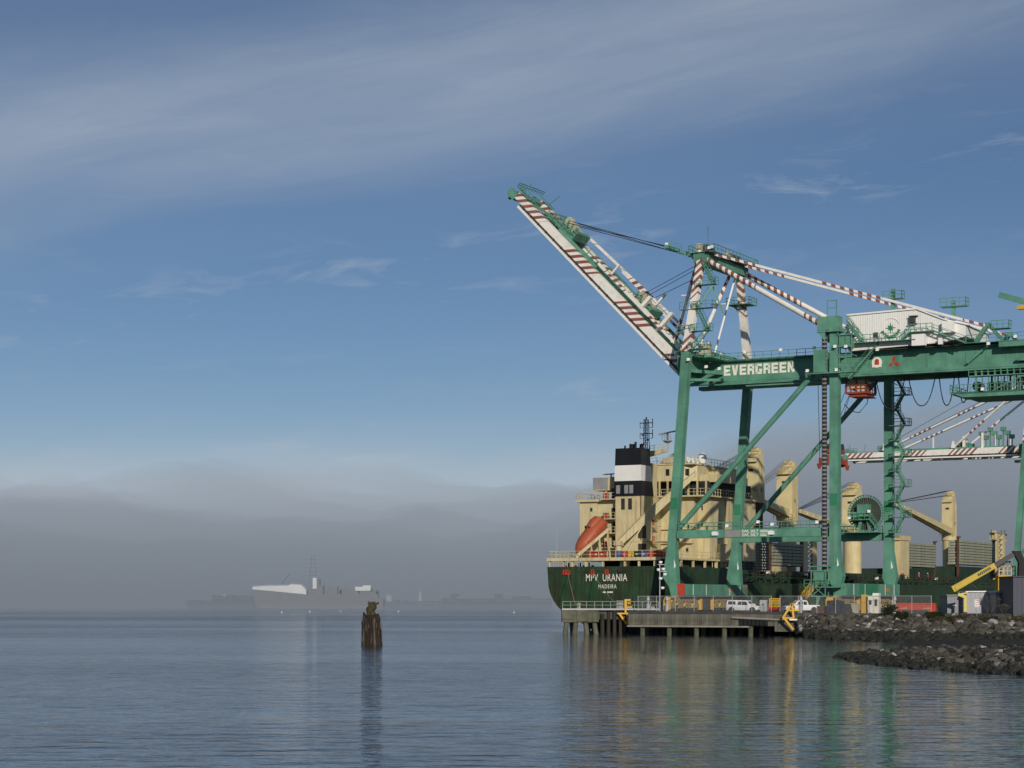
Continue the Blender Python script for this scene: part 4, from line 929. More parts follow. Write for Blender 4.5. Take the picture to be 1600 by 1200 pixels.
        P("ladder", MB().bar((px+hw+.3, y-.3, zfoot), (px+hw+.3, y-.3, ztop-3), .08).bar((px+hw+.3, y+.3, zfoot), (px+hw+.3, y+.3, ztop-3), .08).railing([(px-hw*1.3, y-hw*1.35, zfoot), (px+hw*1.3, y-hw*1.35, zfoot)], 1.1, .8, .04), CREAM2, o)
        j0 = Vector((px, y-hw, zfoot+1.2)); j1 = Vector((px+1.0, y-jl, zfoot+jz))
        jm = MB()
        for dx in (-1.0, 1.0): jm.bar(j0+Vector((dx, 0, 0)), j1+Vector((dx*.5, 0, 0)), .5, 1.5, .35, .8)
        for k in range(1, 9): c = j0.lerp(j1, k/9); jm.box(c.x-.9, c.y-.15, c.z-.3, c.x+.9, c.y+.15, c.z+.2)
        P("jib", jm, CREAM2, o)
        r = MB()
        for dx in (-.6, 0, .6): r.tube((px+dx, y, ztop+.5), j1+Vector((dx*.5, .6, .5)), .05, 4); r.tube((px+dx+.2, y, ztop-.6), j1+Vector((dx*.5, 1.5, .4)), .04, 4)
        P("crane_rope", r, CABLE, o)
    for u, vt, vf, hw, jl, jz, mt in ((1178, 703, 786, 1.5, 26, 3.8, RUST), (1230, 723, 812, 1.6, 24, 3.6, CREAM2), (1332, 757, 838, 1.7, 36, 4.0, CREAM2), (1483, 770, 838, 1.4, 46, 6.0, CREAM2)):
        yc, zt = fx(u, vt, -15.0); deck_crane(yc, zt, fx(u, vf, -15.0)[1], 8.2, hw, jl, jz, mt)
    # fore mast with its lamps
    fm = P("fore_mast", MB().box(-12.6, 231, 10, -11.6, 232.2, 23.0).box(-12.6, 236, 10, -11.6, 237.2, 22.4).box(-12.6, 229, 20.4, -11.4, 241, 20.9).railing([(-12.5, 229, 20.9), (-12.5, 241, 20.9)], 1.0, 1.2, .05), CREAM2)
    for y in (228.6, 231, 234, 238, 241.4): P("mast_lamp", MB().bar((-12, y, 20.9), (-12, y, 22.8+(y % 3)*.5), .12).box(-12.5, y-.35, 22, -11.5, y+.35, 22.4), DARKIN, fm)
    # deck clutter along the starboard side
    rnd = random.Random(5); dc = MB()
    for k in range(150):
        y = rnd.uniform(46, 228); x = rnd.uniform(-9.3, -6.2); h = rnd.uniform(.4, 1.7); dc.cbox(x, y, 8.1, rnd.uniform(.3, 1.6), rnd.uniform(.3, 2.6), h+rnd.uniform(.2, .9))
    for k in range(40):
        y = rnd.uniform(46, 226); dc.bar((-7, y, 8.2), (-6.6, y+rnd.uniform(-2, 2), 10.2), .14)
    dc.box(-9, 46, 9.6, -6.6, 49.6, 10.4).box(-21, 92, 8.1, -9.5, 139, 10.6)
    tag(P("deck_gear", dc, DECKG), kind='stuff')
    pr = MB()
    for k in range(60): y = 47+k*3.0; pr.bar((-5.3, y, 8.1), (-5.3, y, 10.2), .10)
    for z in (9.6, 10.2): pr.bar((-5.3, 46.5, z), (-5.3, 226, z+.5), .09)
    P("side_railing", pr, paint('dull brown rail paint', (.055, .04, .028), .7, .3))
    lm = MB().box(-.3, -.3, -.25, .3, .3, .25).mesh("deck_lamp"); lm.materials.append(LAMPW)
    for q in ((-6, 160, 9.9), (-6, 130, 10.2), (-5.4, 74, 9.9), (-6, 56, 10.1), (-5.4, 116, 9.6)): link("deck_lamp", lm, root, Vector(q)+Vector(D))
    wl = MB()
    for k in range(7): wl.box(-5.5, 28.6+k*1.1, 10.6, -5.4, 28.75+k*1.1, 12.0)
    P("side_stanchions", wl)
    return root
cargo_ship()

def lifeboat():
    lo, hi = Vector((-21.55, 9.6, 12.8)), Vector((-18.7, 13.6, 18.2)); d = (hi-lo)
    root = empty("lifeboat", LW(lo.x, lo.y, lo.z), -ANG, "orange enclosed lifeboat tilted nose down on the ship's stern ramp", "lifeboat")
    L = d.length; n = 16
    m = MB(); rings = []
    for t, w, h, c in ((0, .15, .2, .1), (.04, .6, .6, .1), (.14, 1.15, 1.05, .1), (.3, 1.5, 1.3, .12), (.6, 1.6, 1.35, .15), (.86, 1.5, 1.3, .12), (.97, 1.25, 1.1, .1), (1.0, .9, .8, .1)):
        rings.append([(t*L, w*math.cos(2*math.pi*k/n)*(1 if math.sin(2*math.pi*k/n) > -.2 else .92), c+h*math.sin(2*math.pi*k/n)) for k in range(n)])
    m.loft(rings, True); o = m.build("hull", LIFEB, root)
    c = MB(); rr = []
    for t, w, h in ((.58, .25, .7), (.64, .95, 1.0), (.80, 1.0, 1.15), (.94, .95, .9), (.97, .4, .4)): rr.append([(t*L, w*math.cos(2*math.pi*k/n), .95+h*math.sin(2*math.pi*k/n)*.85) for k in range(n)])
    c.loft(rr, True); cc = c.build("canopy", LIFEB, root)
    for y in (-.75, .3): MB().box(.60*L, y, 1.36, .615*L, y+.45, 1.7).build("window", GLASS, cc)
    MB().box(.15*L, -1.72, -.05, .95*L, 1.72, .06).build("fender", LIFEB, root)
    for x in (.3, .62): MB().box(x*L, -1.66, -.5, x*L+.1, 1.66, .5).build("strap", LIFEB, root)
    q = d.to_track_quat('X', 'Z')
    for ch in root.children: ch.rotation_mode = 'QUATERNION'; ch.rotation_quaternion = q
    rp = empty("lifeboat_ramp", LW(-20, 11, 11.95), -ANG, "cream launching ramp under the orange lifeboat on the ship's stern", "ramp")
    K = lambda p: Vector(p)-Vector((-20, 11, 11.95))
    off = Vector((.8, 0, -1.5))
    for dy in (-1.2, 1.2):
        a, b = lo+off+Vector((.5*dy, -.9*dy, 0))-d*.25, hi+off+Vector((.5*dy, -.9*dy, 0))+d*.04
        a.z = max(a.z, 12.1)
        r = MB().bar(K(a), K(b), .35, .5); r.build("rail", CREAM, rp)
        for t in (.45, .7, .95):
            c = a.lerp(b, t); MB().bar(K(c), K((c.x+.5, c.y, 11.95)), .2).build("strut", CREAM, rp)
lifeboat()

def drum(x, y, mat, word, box=True):
    if box:
        m = MB().box(-.48, -.45, 0, .48, .45, .95).box(-.52, -.5, .95, .52, .5, 1.02)
    else:
        m = MB().lathe([(.02, 0), (.5, 0), (.52, .1), (.5, .5), (.53, .55), (.5, .6), (.5, 1.15), (.02, 1.15)], 14)
    o = m.build("deck_box" if box else "drum", mat, None, LW(x, y, 11.95), -ANG)
    tag(o, word, "box" if box else "drum", "boxes and drums on the ship's poop deck")
    MB().box(-.16, -.48, .45, .16, -.44, .65).build("label_plate", LETTER, o) if box else MB().lathe([(.54, .28), (.54, .33)], 14).build("hoop", STEEL, o)
drum(-13.0, 7.6, BLUE, "blue drum left of the red box on the ship's poop deck", False)
drum(-11.8, 7.6, RED, "red box between the blue drum and yellow box on the poop")
drum(-10.7, 7.6, YELLOW, "yellow box on the ship's poop deck beside the red box")
drum(-9.6, 7.6, DECKG, "dark green box between yellow box and blue box on the poop")
drum(-8.4, 7.6, BLUE, "blue box at the right end of the row on the poop")
for k, (x, w) in enumerate(((-17.8, "leftmost red box beside the lifeboat ramp on the poop"), (-16.7, "middle red box of the three beside the lifeboat ramp"), (-15.7, "right-hand red box of the three beside the lifeboat ramp"))): drum(x, 7.2, RED, w)
tag(MB().prism([(-1.6, 0), (1.6, 0), (1.3, .9), (-.2, 1.1), (-1.4, .7)], -.6, .6).build("covered_boat", RED, None, LW(-6.6, 8.0, 11.95), -ANG), "red covered bundle on the ship's poop near the crane leg", "bundle")

def mooring_line(p, q, sag, label):
    p, q = Vector(p), Vector(q); pts = [p.lerp(q, t/12)-Vector((0, 0, sag*4*(t/12)*(1-t/12))) for t in range(13)]
    b = MB().path([v-p for v in pts], .04, 6); return tag(b.build("mooring_line", TANS, None, p), label, "rope", "mooring lines from the ship's stern")
mooring_line(LW(-21.35, 5.75, 9.4), (9.4, 305.0, 4.5), .2, "pale mooring rope from the stern's left fairleads to the left bollard")
mooring_line(LW(-16.75, 5.75, 9.4), (15.6, 305.0, 4.3), .3, "pale mooring rope crossing the ship's name down to the catwalk")

# ------------------------------------------------------------------ people at work on the ship's deck
def skin(name, verts, edges, radii, root, mat, sub=1):
    me = bpy.data.meshes.new(name); me.from_pydata(verts, edges, []); o = bpy.data.objects.new(name, me); COL.objects.link(o)
    sm = o.modifiers.new("skin", 'SKIN'); ss = o.modifiers.new("sub", 'SUBSURF'); ss.levels = sub; ss.render_levels = sub
    for i, r in enumerate(radii): me.skin_vertices[0].data[i].radius = (r, r); me.skin_vertices[0].data[i].use_root = (i == root)
    dg = bpy.context.evaluated_depsgraph_get(); m2 = bpy.data.meshes.new_from_object(o.evaluated_get(dg)); m2.name = name
    bpy.data.objects.remove(o); bpy.data.meshes.remove(me)
    m2.materials.clear(); m2.materials.append(mat)
    for p in m2.polygons: p.use_smooth = True
    return m2
VEST = paint("orange work vest", (0.75, 0.10, 0.03), 0.7, 0.1, dirt=.2)
OVERALL = paint("dark work clothes", (0.03, 0.035, 0.05), 0.8, 0.2)
SKINM = paint("skin", (0.45, 0.27, 0.19), 0.6, 0.05, dirt=0)
def person(x, y, z, rz, lean, label, vest):
    V = [(0,0,.95),(0,-.02+lean*.2,1.2),(0,-.03+lean*.5,1.45),(0,-.03+lean*.6,1.56),(0,-.04+lean*.7,1.68),
         (.10,0,.90),(.12,-.04,.50),(.12,.02,.08),(.12,-.12,.04),(-.10,0,.90),(-.13,.05,.50),(-.13,.10,.08),(-.13,-.04,.04),
         (.21,-.03+lean*.5,1.42),(.27,-.10+lean*.5,1.14),(.22,-.32+lean*.5,1.06),(-.21,-.03+lean*.5,1.42),(-.28,-.06+lean*.5,1.13),(-.24,-.25+lean*.5,1.00)]
    E = [(0,1),(1,2),(2,3),(3,4),(0,5),(5,6),(6,7),(7,8),(0,9),(9,10),(10,11),(11,12),(2,13),(13,14),(14,15),(2,16),(16,17),(17,18)]
    Rr = [.16,.15,.16,.06,.10,.10,.075,.055,.05,.10,.075,.055,.05,.07,.05,.04,.07,.05,.04]
    me = skin("person", V, E, Rr, 0, OVERALL)
    o = link("person", me, None, LW(x, y, z), rz-ANG); tag(o, label, "person", "people working on the ship's deck")
    MB().loft([[(.20*math.cos(a)*s, -.02+lean*.3+.15*math.sin(a)*s, zz) for a in [2*math.pi*k/12 for k in range(12)]] for zz, s in ((.98, .95), (1.2, 1.0), (1.42, 1.12), (1.5, .8))], True).build("work_vest", vest, o)
    hx, hy, hz = 0, -.04+lean*.7, 1.70
    hd = MB().lathe([(.03, -.12), (.08, -.08), (.10, 0), (.09, .08), (.03, .12)], 12, (hx, hy, hz)).prism([(-.015, -.03), (.015, -.03), (0, .02)], hy-.125, hy-.09).build("head", SKINM, o)
    MB().lathe([(.16, 0), (.13, .02), (.125, .09), (.08, .15), (.01, .17)], 14, (hx, hy, hz+.03)).build("helmet", LAMPW, o)
person(-7.4, 151.5, 9.3, .4, 0, "worker in orange vest standing left of the other under the grey hatch panels", VEST)
person(-7.4, 158.5, 9.3, -1.2, -.1, "worker in orange vest standing right of the other under the grey hatch panels", VEST)
person(-7.6, 140.4, 9.4, .9, .1, "worker in dark red at the foot of the cream cargo post", RED)
# ------------------------------------------------------------------ quay, shore and rocks
from mathutils import noise as mnoise
CONC = paint("stained concrete", (0.145, 0.137, 0.112), 0.85, 0.3, 0.4, 0.5, 0.85, rustcol=(0.06, 0.055, 0.03), dirtcol=(0.045, 0.047, 0.035), bump=.5, scale=2.2, slo=.46, shi=.7)
CONCL = paint("pale concrete ledge", (0.27, 0.255, 0.22), 0.85, 0.15, 0.1, 0.3, 0.5, rustcol=(0.12, 0.10, 0.07), bump=.4)
MOSS = paint("mossy concrete", (0.12, 0.12, 0.085), 0.9, 0.3, 0.5, 0.6, 0.8, rustcol=(0.045, 0.065, 0.02), dirtcol=(0.03, 0.035, 0.02), bump=.6)
ASPH = paint("worn asphalt", (0.075, 0.075, 0.072), 0.9, 0.25, dirt=.4)
TIMBER = paint("wet black timber", (0.035, 0.028, 0.022), 0.8, 0.35, 0.4, 0.3, 0.4, rustcol=(0.09, 0.07, 0.05), bump=.8)
ROCK = paint("dry grey rock", (0.095, 0.09, 0.078), 0.9, 0.35, 0.3, 0.0, 0.5, rustcol=(0.09, 0.08, 0.06), scale=1.6, bump=.7)
ROCKL = paint("pale grey rock", (0.34, 0.33, 0.31), 0.9, 0.2, 0.2, 0.0, 0.4, rustcol=(0.14, 0.13, 0.11), scale=1.6, bump=.6)
ROCKB = paint("brown lichen rock", (0.06, 0.054, 0.04), 0.9, 0.35, 0.3, 0.0, 0.5, rustcol=(0.05, 0.05, 0.03), scale=1.6, bump=.7)
ROCKW = paint("wet dark weeded rock", (0.026, 0.026, 0.02), 0.65, 0.35, 0.3, 0.0, 0.4, rustcol=(0.03, 0.035, 0.015), scale=1.6, bump=.7)
MUD = paint("dark shingle", (0.03, 0.028, 0.023), 0.95, 0.35, 0.2, 0.0, 0.5, scale=2.5, bump=.9)

def quay():
    D = (0, 0, 0); o0 = LW(0, 0, 0)
    def S(n, mb, mat, par=None):
        o = mb.build(n, mat, par, (0, 0, 0) if par else o0, 0 if par else -ANG)
        return o if par else tag(o, kind='structure')
    deck = MB().prism([(2.6, -22), (-3.2, -9), (-3.2, 700), (500, 700), (500, -22)], 2.55, QZ, 'xy')
    q = S("quay", deck, ASPH)
    y = -22.02
    # near end wall: concrete panels with open joints, a curb on top and a pale ledge below
    n = 11; pw = 25.4/n; pm = MB().box(.03, 0, 1.36, pw-.03, .35, 3.02).mesh("concrete_panel"); pm.materials.append(CONC)
    for k in range(n): link("concrete_panel", pm, q, (2.6+k*pw, y-.06+.03*((k*7) % 3), 0))
    S("ledge", MB().box(2.5, y-.28, 1.14, 21.5, y+.3, 1.36), CONCL, q)
    S("curb", MB().box(2.6, y-.1, 3.06, 27.5, y+.35, 3.42), paint("dark timber curb", (.06, .06, .058), .8, .2, dirt=.4), q)
    S("dark_back_wall", MB().box(-3.0, -10.0, -1, 30, -9.6, 2.6), DARKIN, q)  # upright wall coloured near black to stand for the shade under the deck
    pl = MB().lathe([(.36, -2), (.36, 1.1), (.5, 1.15), (.5, 1.4)], 12)
    me = pl.mesh("pile"); me.materials.append(MOSS)
    for u in (1000, 1052, 1104, 1157, 1206):
        X = (u-800)/3200*298; link("pile", me, q, ((X-OX)*CA-(298-OY)*SA, -21.6, 0))
    for k in range(6):
        for r in range(3): link("pile", me, q, (4+k*4.5, -18.5+r*3.2, 0))
    tyre = MB().box(-.24, -.22, 0, .24, 0, 1.0).box(-.24, -.3, .1, .24, -.22, .3).box(-.24, -.3, .7, .24, -.22, .9).mesh("rubber_fender"); tyre.materials.append(BLACK)
    for k in range(7): link("rubber_fender", tyre, q, (20.4+k*.62, y-.1, 1.42))
    S("pipe", MB().tube((19.0, y-.35, 2.55), (34.0, y-.35, 1.95), .16, 8), CONCL, q)
    S("abutment", MB().box(25.4, y-.2, .6, 36, y+.4, 2.9), CONC, q)
    for x, h in ((-2.6, .9), (5.5, 0.0)):
        if h: tag(MB().lathe([(.3, 0), (.25, .4), (.42, .5), (.42, .65), (.1, .75)], 12).build("bollard", STEEL, None, LW(x, -7.5, QZ)), "black iron bollard at the quay corner by the striped bogies", "bollard")
    return q
quay()

# dolphin with battered piles and its catwalk, off the quay's end
def dolphin():
    root = empty("mooring_dolphin", (12.5, 305, 0), 0, "mossy concrete mooring dolphin on slanting piles with a railed catwalk below the stern", "dolphin")
    b = MB(); rings = []
    b.box(-5.1, -1.6, 1.75, .35, 2.4, 3.55).box(-5.1, -1.75, 2.2, -3.4, -1.6, 3.5).box(-2.9, -1.8, 1.9, -1.2, -1.6, 3.5).box(-.6, -1.75, 1.8, .3, -1.6, 3.3)
    b.build("cap_block", MOSS, root)
    for x, dx in ((-4.4, -.35), (-3.0, -.45), (-1.6, .35), (-.3, .45)): MB().tube((x, -1.0, 1.9), (x+dx, -1.6, -1.5), .36, 10, .42).build("pile", MOSS, root)
    for x in (-3.6, -1.2): MB().tube((x, 1.6, 1.9), (x+.3, 2.2, -1.5), .36, 8).build("pile", MOSS, root)
    MB().box(-5.1, -1.9, 3.62, 9.3, -.7, 3.78).box(-5.1, -1.95, 3.55, 9.3, -1.85, 3.8).build("catwalk", GALV, root)
    MB().railing([(-5.0, -1.85, 3.78), (9.2, -1.85, 3.78)], 1.05, 1.15, .04).railing([(-5.0, -.75, 3.78), (9.2, -.75, 3.78)], 1.05, 1.15, .03).build("railing", paint("weathered rail steel", (.22, .235, .225), .6, .2), root)
    MB().box(.35, -1.2, 2.2, 9.3, -.8, 3.55).build("catwalk_girder", paint("shaded concrete", (.08, .08, .07), .9, .3, dirt=.5), root)
    for k in range(4): MB().tube((.9+k*.9, -1.4+.3*(k % 2), -1.5), (.9+k*.9, -1.4+.3*(k % 2), 3.0+.3*(k % 3)), .3, 9).build("timber_pile", TIMBER, root)
    for x in (4.2, 6.4, 8.4): MB().tube((x, -1.0, -1.5), (x, -1.0, 2.4), .26, 8).build("timber_pile", TIMBER, root)
    MB().lathe([(.28, 0), (.24, .5), (.36, .6), (.36, .75), (.1, .82)], 12, (-2.6, -1.2, 3.78)).build("bollard", TANS, root)
    MB().box(3.0, -1.6, 3.78, 4.0, -.9, 4.95).build("control_box", GREY, root)
    MB().box(8.0, -1.7, 3.78, 8.6, -1.2, 4.1).build("small_box", TANS, root)
dolphin()
def ladder_frame(name, x, y, z, label):
    root = empty(name, (x, y, z), 0, label, "davit")
    MB().bar((0, 0, 0), (0, 0, 1.25), .34).bar((0, 0, 1.15), (.75, 0, 1.15), .25).bar((0, 0, .1), (1.0, 0, .1), .22).bar((.3, 0, .7), (.75, 0, .7), .2).build("bracket", YELLOW, root)
    MB().bar((-1.2, 0, -.85), (.5, 0, -.85), .22).bar((-.9, 0, -.9), (.15, 0, -2.4), .3).bar((.35, 0, -.8), (.35, 0, -2.4), .4).bar((0, 0, 0), (0, 0, -.8), .3).build("lower_bracket", YELLOW, root)
ladder_frame("fender_bracket", 16.8, 303.0, 3.9, "yellow steel bracket hanging over the edge of the railed catwalk")
def a_frame():
    root = empty("davit", (38.75, 286.2, 2.4), 0, "yellow A-shaped lifting frame on the quay wall in front of the white pickup", "davit")
    m = MB().bar((-.95, 0, .1), (.35, 0, 2.1), .28).bar((.6, 0, .1), (.35, 0, 2.1), .28).bar((-.95, 0, .1), (.7, 0, .15), .22).bar((-.2, 0, 1.2), (1.4, 0, 1.2), .2).bar((.2, 0, 2.0), (.9, 0, 2.1), .22).bar((.4, 0, 1.6), (.75, 0, 1.3), .2)
    m.build("frame", YELLOW, root); MB().bar((-.7, 0, .1), (.55, -.2, -1.5), .24, .3).build("fender_arm", YELLOW, root); MB().bar((0, -.1, -.1), (1.1, -.1, -.1), .22, .2).build("crosshead", LAMPW, root)
a_frame()

# shore: one sheet of ground, higher land behind and a low spit in front
NEAR = [(29.3, 184), (28.0, 168), (29.0, 154), (31.3, 143), (34.2, 137), (45, 121), (170, 112), (170, 245), (60, 243), (45, 238), (39, 205), (35, 190)]
def near_d(X, Y):
    ins = False; d = 1e9; n = len(NEAR)
    for i in range(n):
        (ax, ay), (bx, by) = NEAR[i], NEAR[(i+1) % n]
        if (ay > Y) != (by > Y) and X < (bx-ax)*(Y-ay)/(by-ay)+ax: ins = not ins
        t = max(0, min(1, ((X-ax)*(bx-ax)+(Y-ay)*(by-ay))/((bx-ax)**2+(by-ay)**2))); d = min(d, math.hypot(X-ax-t*(bx-ax), Y-ay-t*(by-ay)))
    return d if ins else -d
WID = [(29, .5), (31, 2.5), (33, 7), (36, 13), (43, 25), (53, 32), (80, 40), (140, 55), (260, 70)]
def height(X, Y):
    dx, dy = X-OX, Y-OY; x = dx*CA-dy*SA; y = dx*SA+dy*CA
    w = WID[0][1]
    for (a, b), (c, d) in zip(WID, WID[1:]):
        if a <= x <= c: w = b+(d-b)*(x-a)/(c-a)
        elif x > c: w = d
    t = 1-(-22.6-y)/w; far = -1.8 if x < 29 else (min(1.0, max(-.6, t))*2.75 if t > 0 else t*6)
    d = near_d(X, Y); nr = .5*min(1, d/6.0)+.15*min(1, max(0, d/25)) if d > 0 else d*.35
    nz = .30*mnoise.noise(Vector((X*.35, Y*.35, 0)))+.18*mnoise.noise(Vector((X*1.1, Y*1.1, 3)))
    h = max(far, nr, -2.0)
    return h+nz*(1 if h < 2.6 else .3)
def shore():
    x0, x1, y0, y1 = 22.0, 170.0, 112.0, 300.0; nx, ny = 110, 140; vs = []; fs = []
    for j in range(ny+1):
        for i in range(nx+1):
            X = x0+(x1-x0)*(i/nx)**1.5; Y = y0+(y1-y0)*j/ny; dx, dy = X-OX, Y-OY; yl = dx*SA+dy*CA
            xl = dx*CA-dy*SA; vs.append((X, Y, height(X, Y) if yl < -22.3 else (2.3 if xl > 31 else -1.8)))
    N = nx+1
    for j in range(ny):
        for i in range(nx): a = j*N+i; fs.append((a, a+1, a+N+1, a+N))
    return tag(MB().add(vs, fs, True).build("shore", MUD), kind='structure')
shore()
def rock_mesh(seed, sub):
    rr = random.Random(seed)
    t = (1+5**.5)/2; V = [Vector(v).normalized() for v in ((-1,t,0),(1,t,0),(-1,-t,0),(1,-t,0),(0,-1,t),(0,1,t),(0,-1,-t),(0,1,-t),(t,0,-1),(t,0,1),(-t,0,-1),(-t,0,1))]
    F = [(0,11,5),(0,5,1),(0,1,7),(0,7,10),(0,10,11),(1,5,9),(5,11,4),(11,10,2),(10,7,6),(7,1,8),(3,9,4),(3,4,2),(3,2,6),(3,6,8),(3,8,9),(4,9,5),(2,4,11),(6,2,10),(8,6,7),(9,8,1)]
    if sub:
        mid = {}; F2 = []
        def mp(a, b):
            k = (min(a, b), max(a, b))
            if k not in mid: mid[k] = len(V); V.append(((V[a]+V[b])/2).normalized())
            return mid[k]
        for a, b, c in F: p, q, r = mp(a, b), mp(b, c), mp(c, a); F2 += [(a,p,r),(p,b,q),(r,q,c),(p,q,r)]
        F = F2
    cuts = [(Vector((rr.uniform(-1,1), rr.uniform(-1,1), rr.uniform(-.4,1))).normalized(), rr.uniform(.45,.8)) for _ in range(7)]
    out = []
    for v in V:
        p = v*(1+.3*mnoise.noise(v*1.7+Vector((seed, 0, 0))))
        for n, d in cuts:
            e = p.dot(n)-d
            if e > 0: p = p-n*e
        out.append((p.x*.62, p.y*.5, p.z*.42))
    return out, F
RK = [rock_mesh(s, True) for s in range(10)]
RKs = [rock_mesh(s+40, False) for s in range(6)]
def rocks():
    rnd = random.Random(11); cand = []
    def spot(far):
        if far:
            x = rnd.uniform(29.5, 95)
            w = WID[0][1]
            for (a, b), (c, d) in zip(WID, WID[1:]):
                if a <= x <= c: w = b+(d-b)*(x-a)/(c-a)
            y = -22.4-w*rnd.uniform(0, 1.05)**.9; p = LW(x, y); return p.x, p.y
        while True:
            X, Y = rnd.uniform(27, 62), rnd.uniform(122, 191); d = near_d(X, Y)
            if -.6 < d < (14 if rnd.random() < .25 else 6.5): return X, Y
    while len(cand) < 14000:
        far = rnd.random() < .62; X, Y = spot(far); h = height(X, Y)
        if h < -.35: continue
        if not -.02 < (X/Y) < .29 or X/Y < .1: continue
        s = (.17+1.15*rnd.random()**4.6)*(.9 if far else .58)
        cand.append((s/Y*(1.0 if h > .3 else .6), X, Y, h, s, far))
    cand.sort(reverse=True)
    mats = [ROCK, ROCKL, ROCKB, ROCKW]; mesh = {}
    for i, (vs, fs) in enumerate(RK):
        for j, m in enumerate(mats):
            me = MB().add(vs, fs).mesh("rock"); me.materials.append(m); mesh[i, j] = me
    def kind(h, far, r):
        if h < (.75 if far else .3): return 3
        return (0 if r < .5 else 2 if r < .9 else 1) if far else (3 if r < .25 else 2 if r < .6 else 0 if r < .96 else 1)
    for c in cand[:300]:
        _, X, Y, h, s, far = c; k = kind(h, far, rnd.random())
        o = link("rock", mesh[rnd.randrange(10), k], None, (X, Y, h+s*.12)); o.rotation_euler = (rnd.uniform(-.35, .35), rnd.uniform(-.35, .35), rnd.uniform(0, 6.3)); o.scale = (s*1.25, s*1.25, s*1.2)
        u = 800+3200*X/Y; size = "big" if s > .75 else "middling" if s > .5 else "small"; tone = ("grey", "pale", "brown", "wet black")[k]
        if far:
            pl = "left of the dark blue bundle" if u < 1305 else "below the blue bundle" if u < 1345 else "below the guard booth" if u < 1385 else "below the red cradle" if u < 1455 else "below the left grey shed" if u < 1512 else "below the pale shed" if u < 1560 else "below the dark blue building"
            lv = "at the water" if h < .6 else "halfway up" if h < 1.7 else "near the top"
            tag(o, f"{size} {tone} boulder {lv} of the bank {pl}", "rock", "boulders of the riprap bank")
        else:
            pl = ("at the spit's tip", "just right of the spit's tip", "a fifth along the spit from its tip", "a third along the spit from its tip", "nearly halfway along the spit", "halfway along the spit", "just past the spit's middle", "two thirds along the spit", "four fifths along the spit", "near the spit's right end", "at the picture's right edge of the spit")[max(0, min(10, int((u-1310)/27)))]
            lv = "at the water's edge" if h < .15 else "low on the slope" if h < .3 else "high on the slope" if h < .5 else "on the crest"
            tag(o, f"{size} {tone} boulder {lv} {pl}", "rock", "boulders of the low spit")
    st = [MB() for _ in mats]
    for c in cand[300:]:
        _, X, Y, h, s, far = c; k = kind(h, far, rnd.random()); vs, fs = RKs[rnd.randrange(6)] if s < .7 else RK[rnd.randrange(10)]
        M = Matrix.Translation((X, Y, h+s*.12)) @ Matrix.Rotation(rnd.uniform(0, 6.3), 4, 'Z') @ Matrix.Rotation(rnd.uniform(-.4, .4), 4, 'X') @ Matrix.Scale(s*1.2, 4)
        st[k].add([M @ Vector(v) for v in vs], fs)
    for k, b in enumerate(st):
        if b.v: tag(b.build("riprap_rubble", mats[k]), kind='stuff')
rocks()

# ------------------------------------------------------------------ bushes and grass
def leafmat(name, col, var=.35):
    m, t, b = nmat(name); oi = nd(t, 'ShaderNodeNewGeometry')
    c = mixc(t, noise(t, oi.outputs['Position'], 1.3, 4, .6), tuple(x*(1-var) for x in col), tuple(x*(1+var) for x in col)); t.links.new(c, b.inputs['Base Color'])
    b.inputs['Roughness'].default_value = .7; b.inputs['Specular IOR Level'].default_value = .2
    return m
LEAF = leafmat("dark bush leaves", (.022, .034, .012)); LEAFB = leafmat("brown dry leaves", (.075, .055, .032)); GRASSM = leafmat("dull winter grass", (.06, .055, .025)); GRASSG = leafmat("green verge grass", (.05, .075, .022))
TWIG = paint("grey twigs", (.10, .085, .07), .8, .2)
def bush(X, Y, r, h, label, mat, n=900, z=None):
    z = height(X, Y) if z is None else z
    root = empty("bush", (X, Y, z), 0, label, "bush", "bushes along the top of the bank")
    rnd = random.Random(int(X*10)); b = MB(); tw = MB()
    lob = [(rnd.uniform(-.6, .6)*r, rnd.uniform(-.4, .4)*r, rnd.uniform(.35, .75)*h, rnd.uniform(.35, .6)) for _ in range(7)]
    for k in range(n):
        lx, ly, lz, lr = lob[k % 7]; d = Vector((rnd.gauss(0, 1), rnd.gauss(0, 1), rnd.gauss(0, 1))).normalized()*(rnd.random()**.4)
        p = Vector((lx, ly, lz))+Vector((d.x*r*lr, d.y*r*lr, d.z*h*lr*.8))
        if p.z < .02: continue
        a = Vector((rnd.gauss(0, 1), rnd.gauss(0, 1), rnd.gauss(0, 1))).normalized(); c = a.cross(Vector((rnd.random(), rnd.random(), .3))).normalized(); s = rnd.uniform(.06, .13)
        b.add([p-a*s, p+c*s*.6, p+a*s, p-c*s*.6], [(0, 1, 2, 3)])
    for lx, ly, lz, lr in lob: tw.tube((0, 0, -.1), (lx, ly, lz), .05, 5, .015)
    b.build("foliage", mat, root); tw.build("stem", TWIG, root)
for u, v, Y, r, h, lab, mat in ((1393, 966, 279, 1.3, 1.7, "round dark green bush on the bank beside the cream guard booth", LEAF), (1408, 972, 274, 1.0, 1.3, "smaller dark bush just below the round one near the booth", LEAF), (1460, 962, 272, 1.7, 1.1, "low dark scrub on the bank left of the grey sheds", LEAF),
        (1475, 972, 268, 1.6, .9, "dark scrub in a hollow of the bank below the left grey shed", LEAFB), (1497, 964, 270, 1.3, .8, "brown scrub below the bent yellow post", LEAFB), (1545, 966, 266, 1.5, 1.0, "brown leafless scrub in front of the pale middle shed", LEAFB), (1585, 970, 262, 1.9, 1.1, "brown scrub in front of the dark blue building", LEAFB)):
    p = at(u, v, Y); bush(p.x, p.y, r, h, lab, mat)
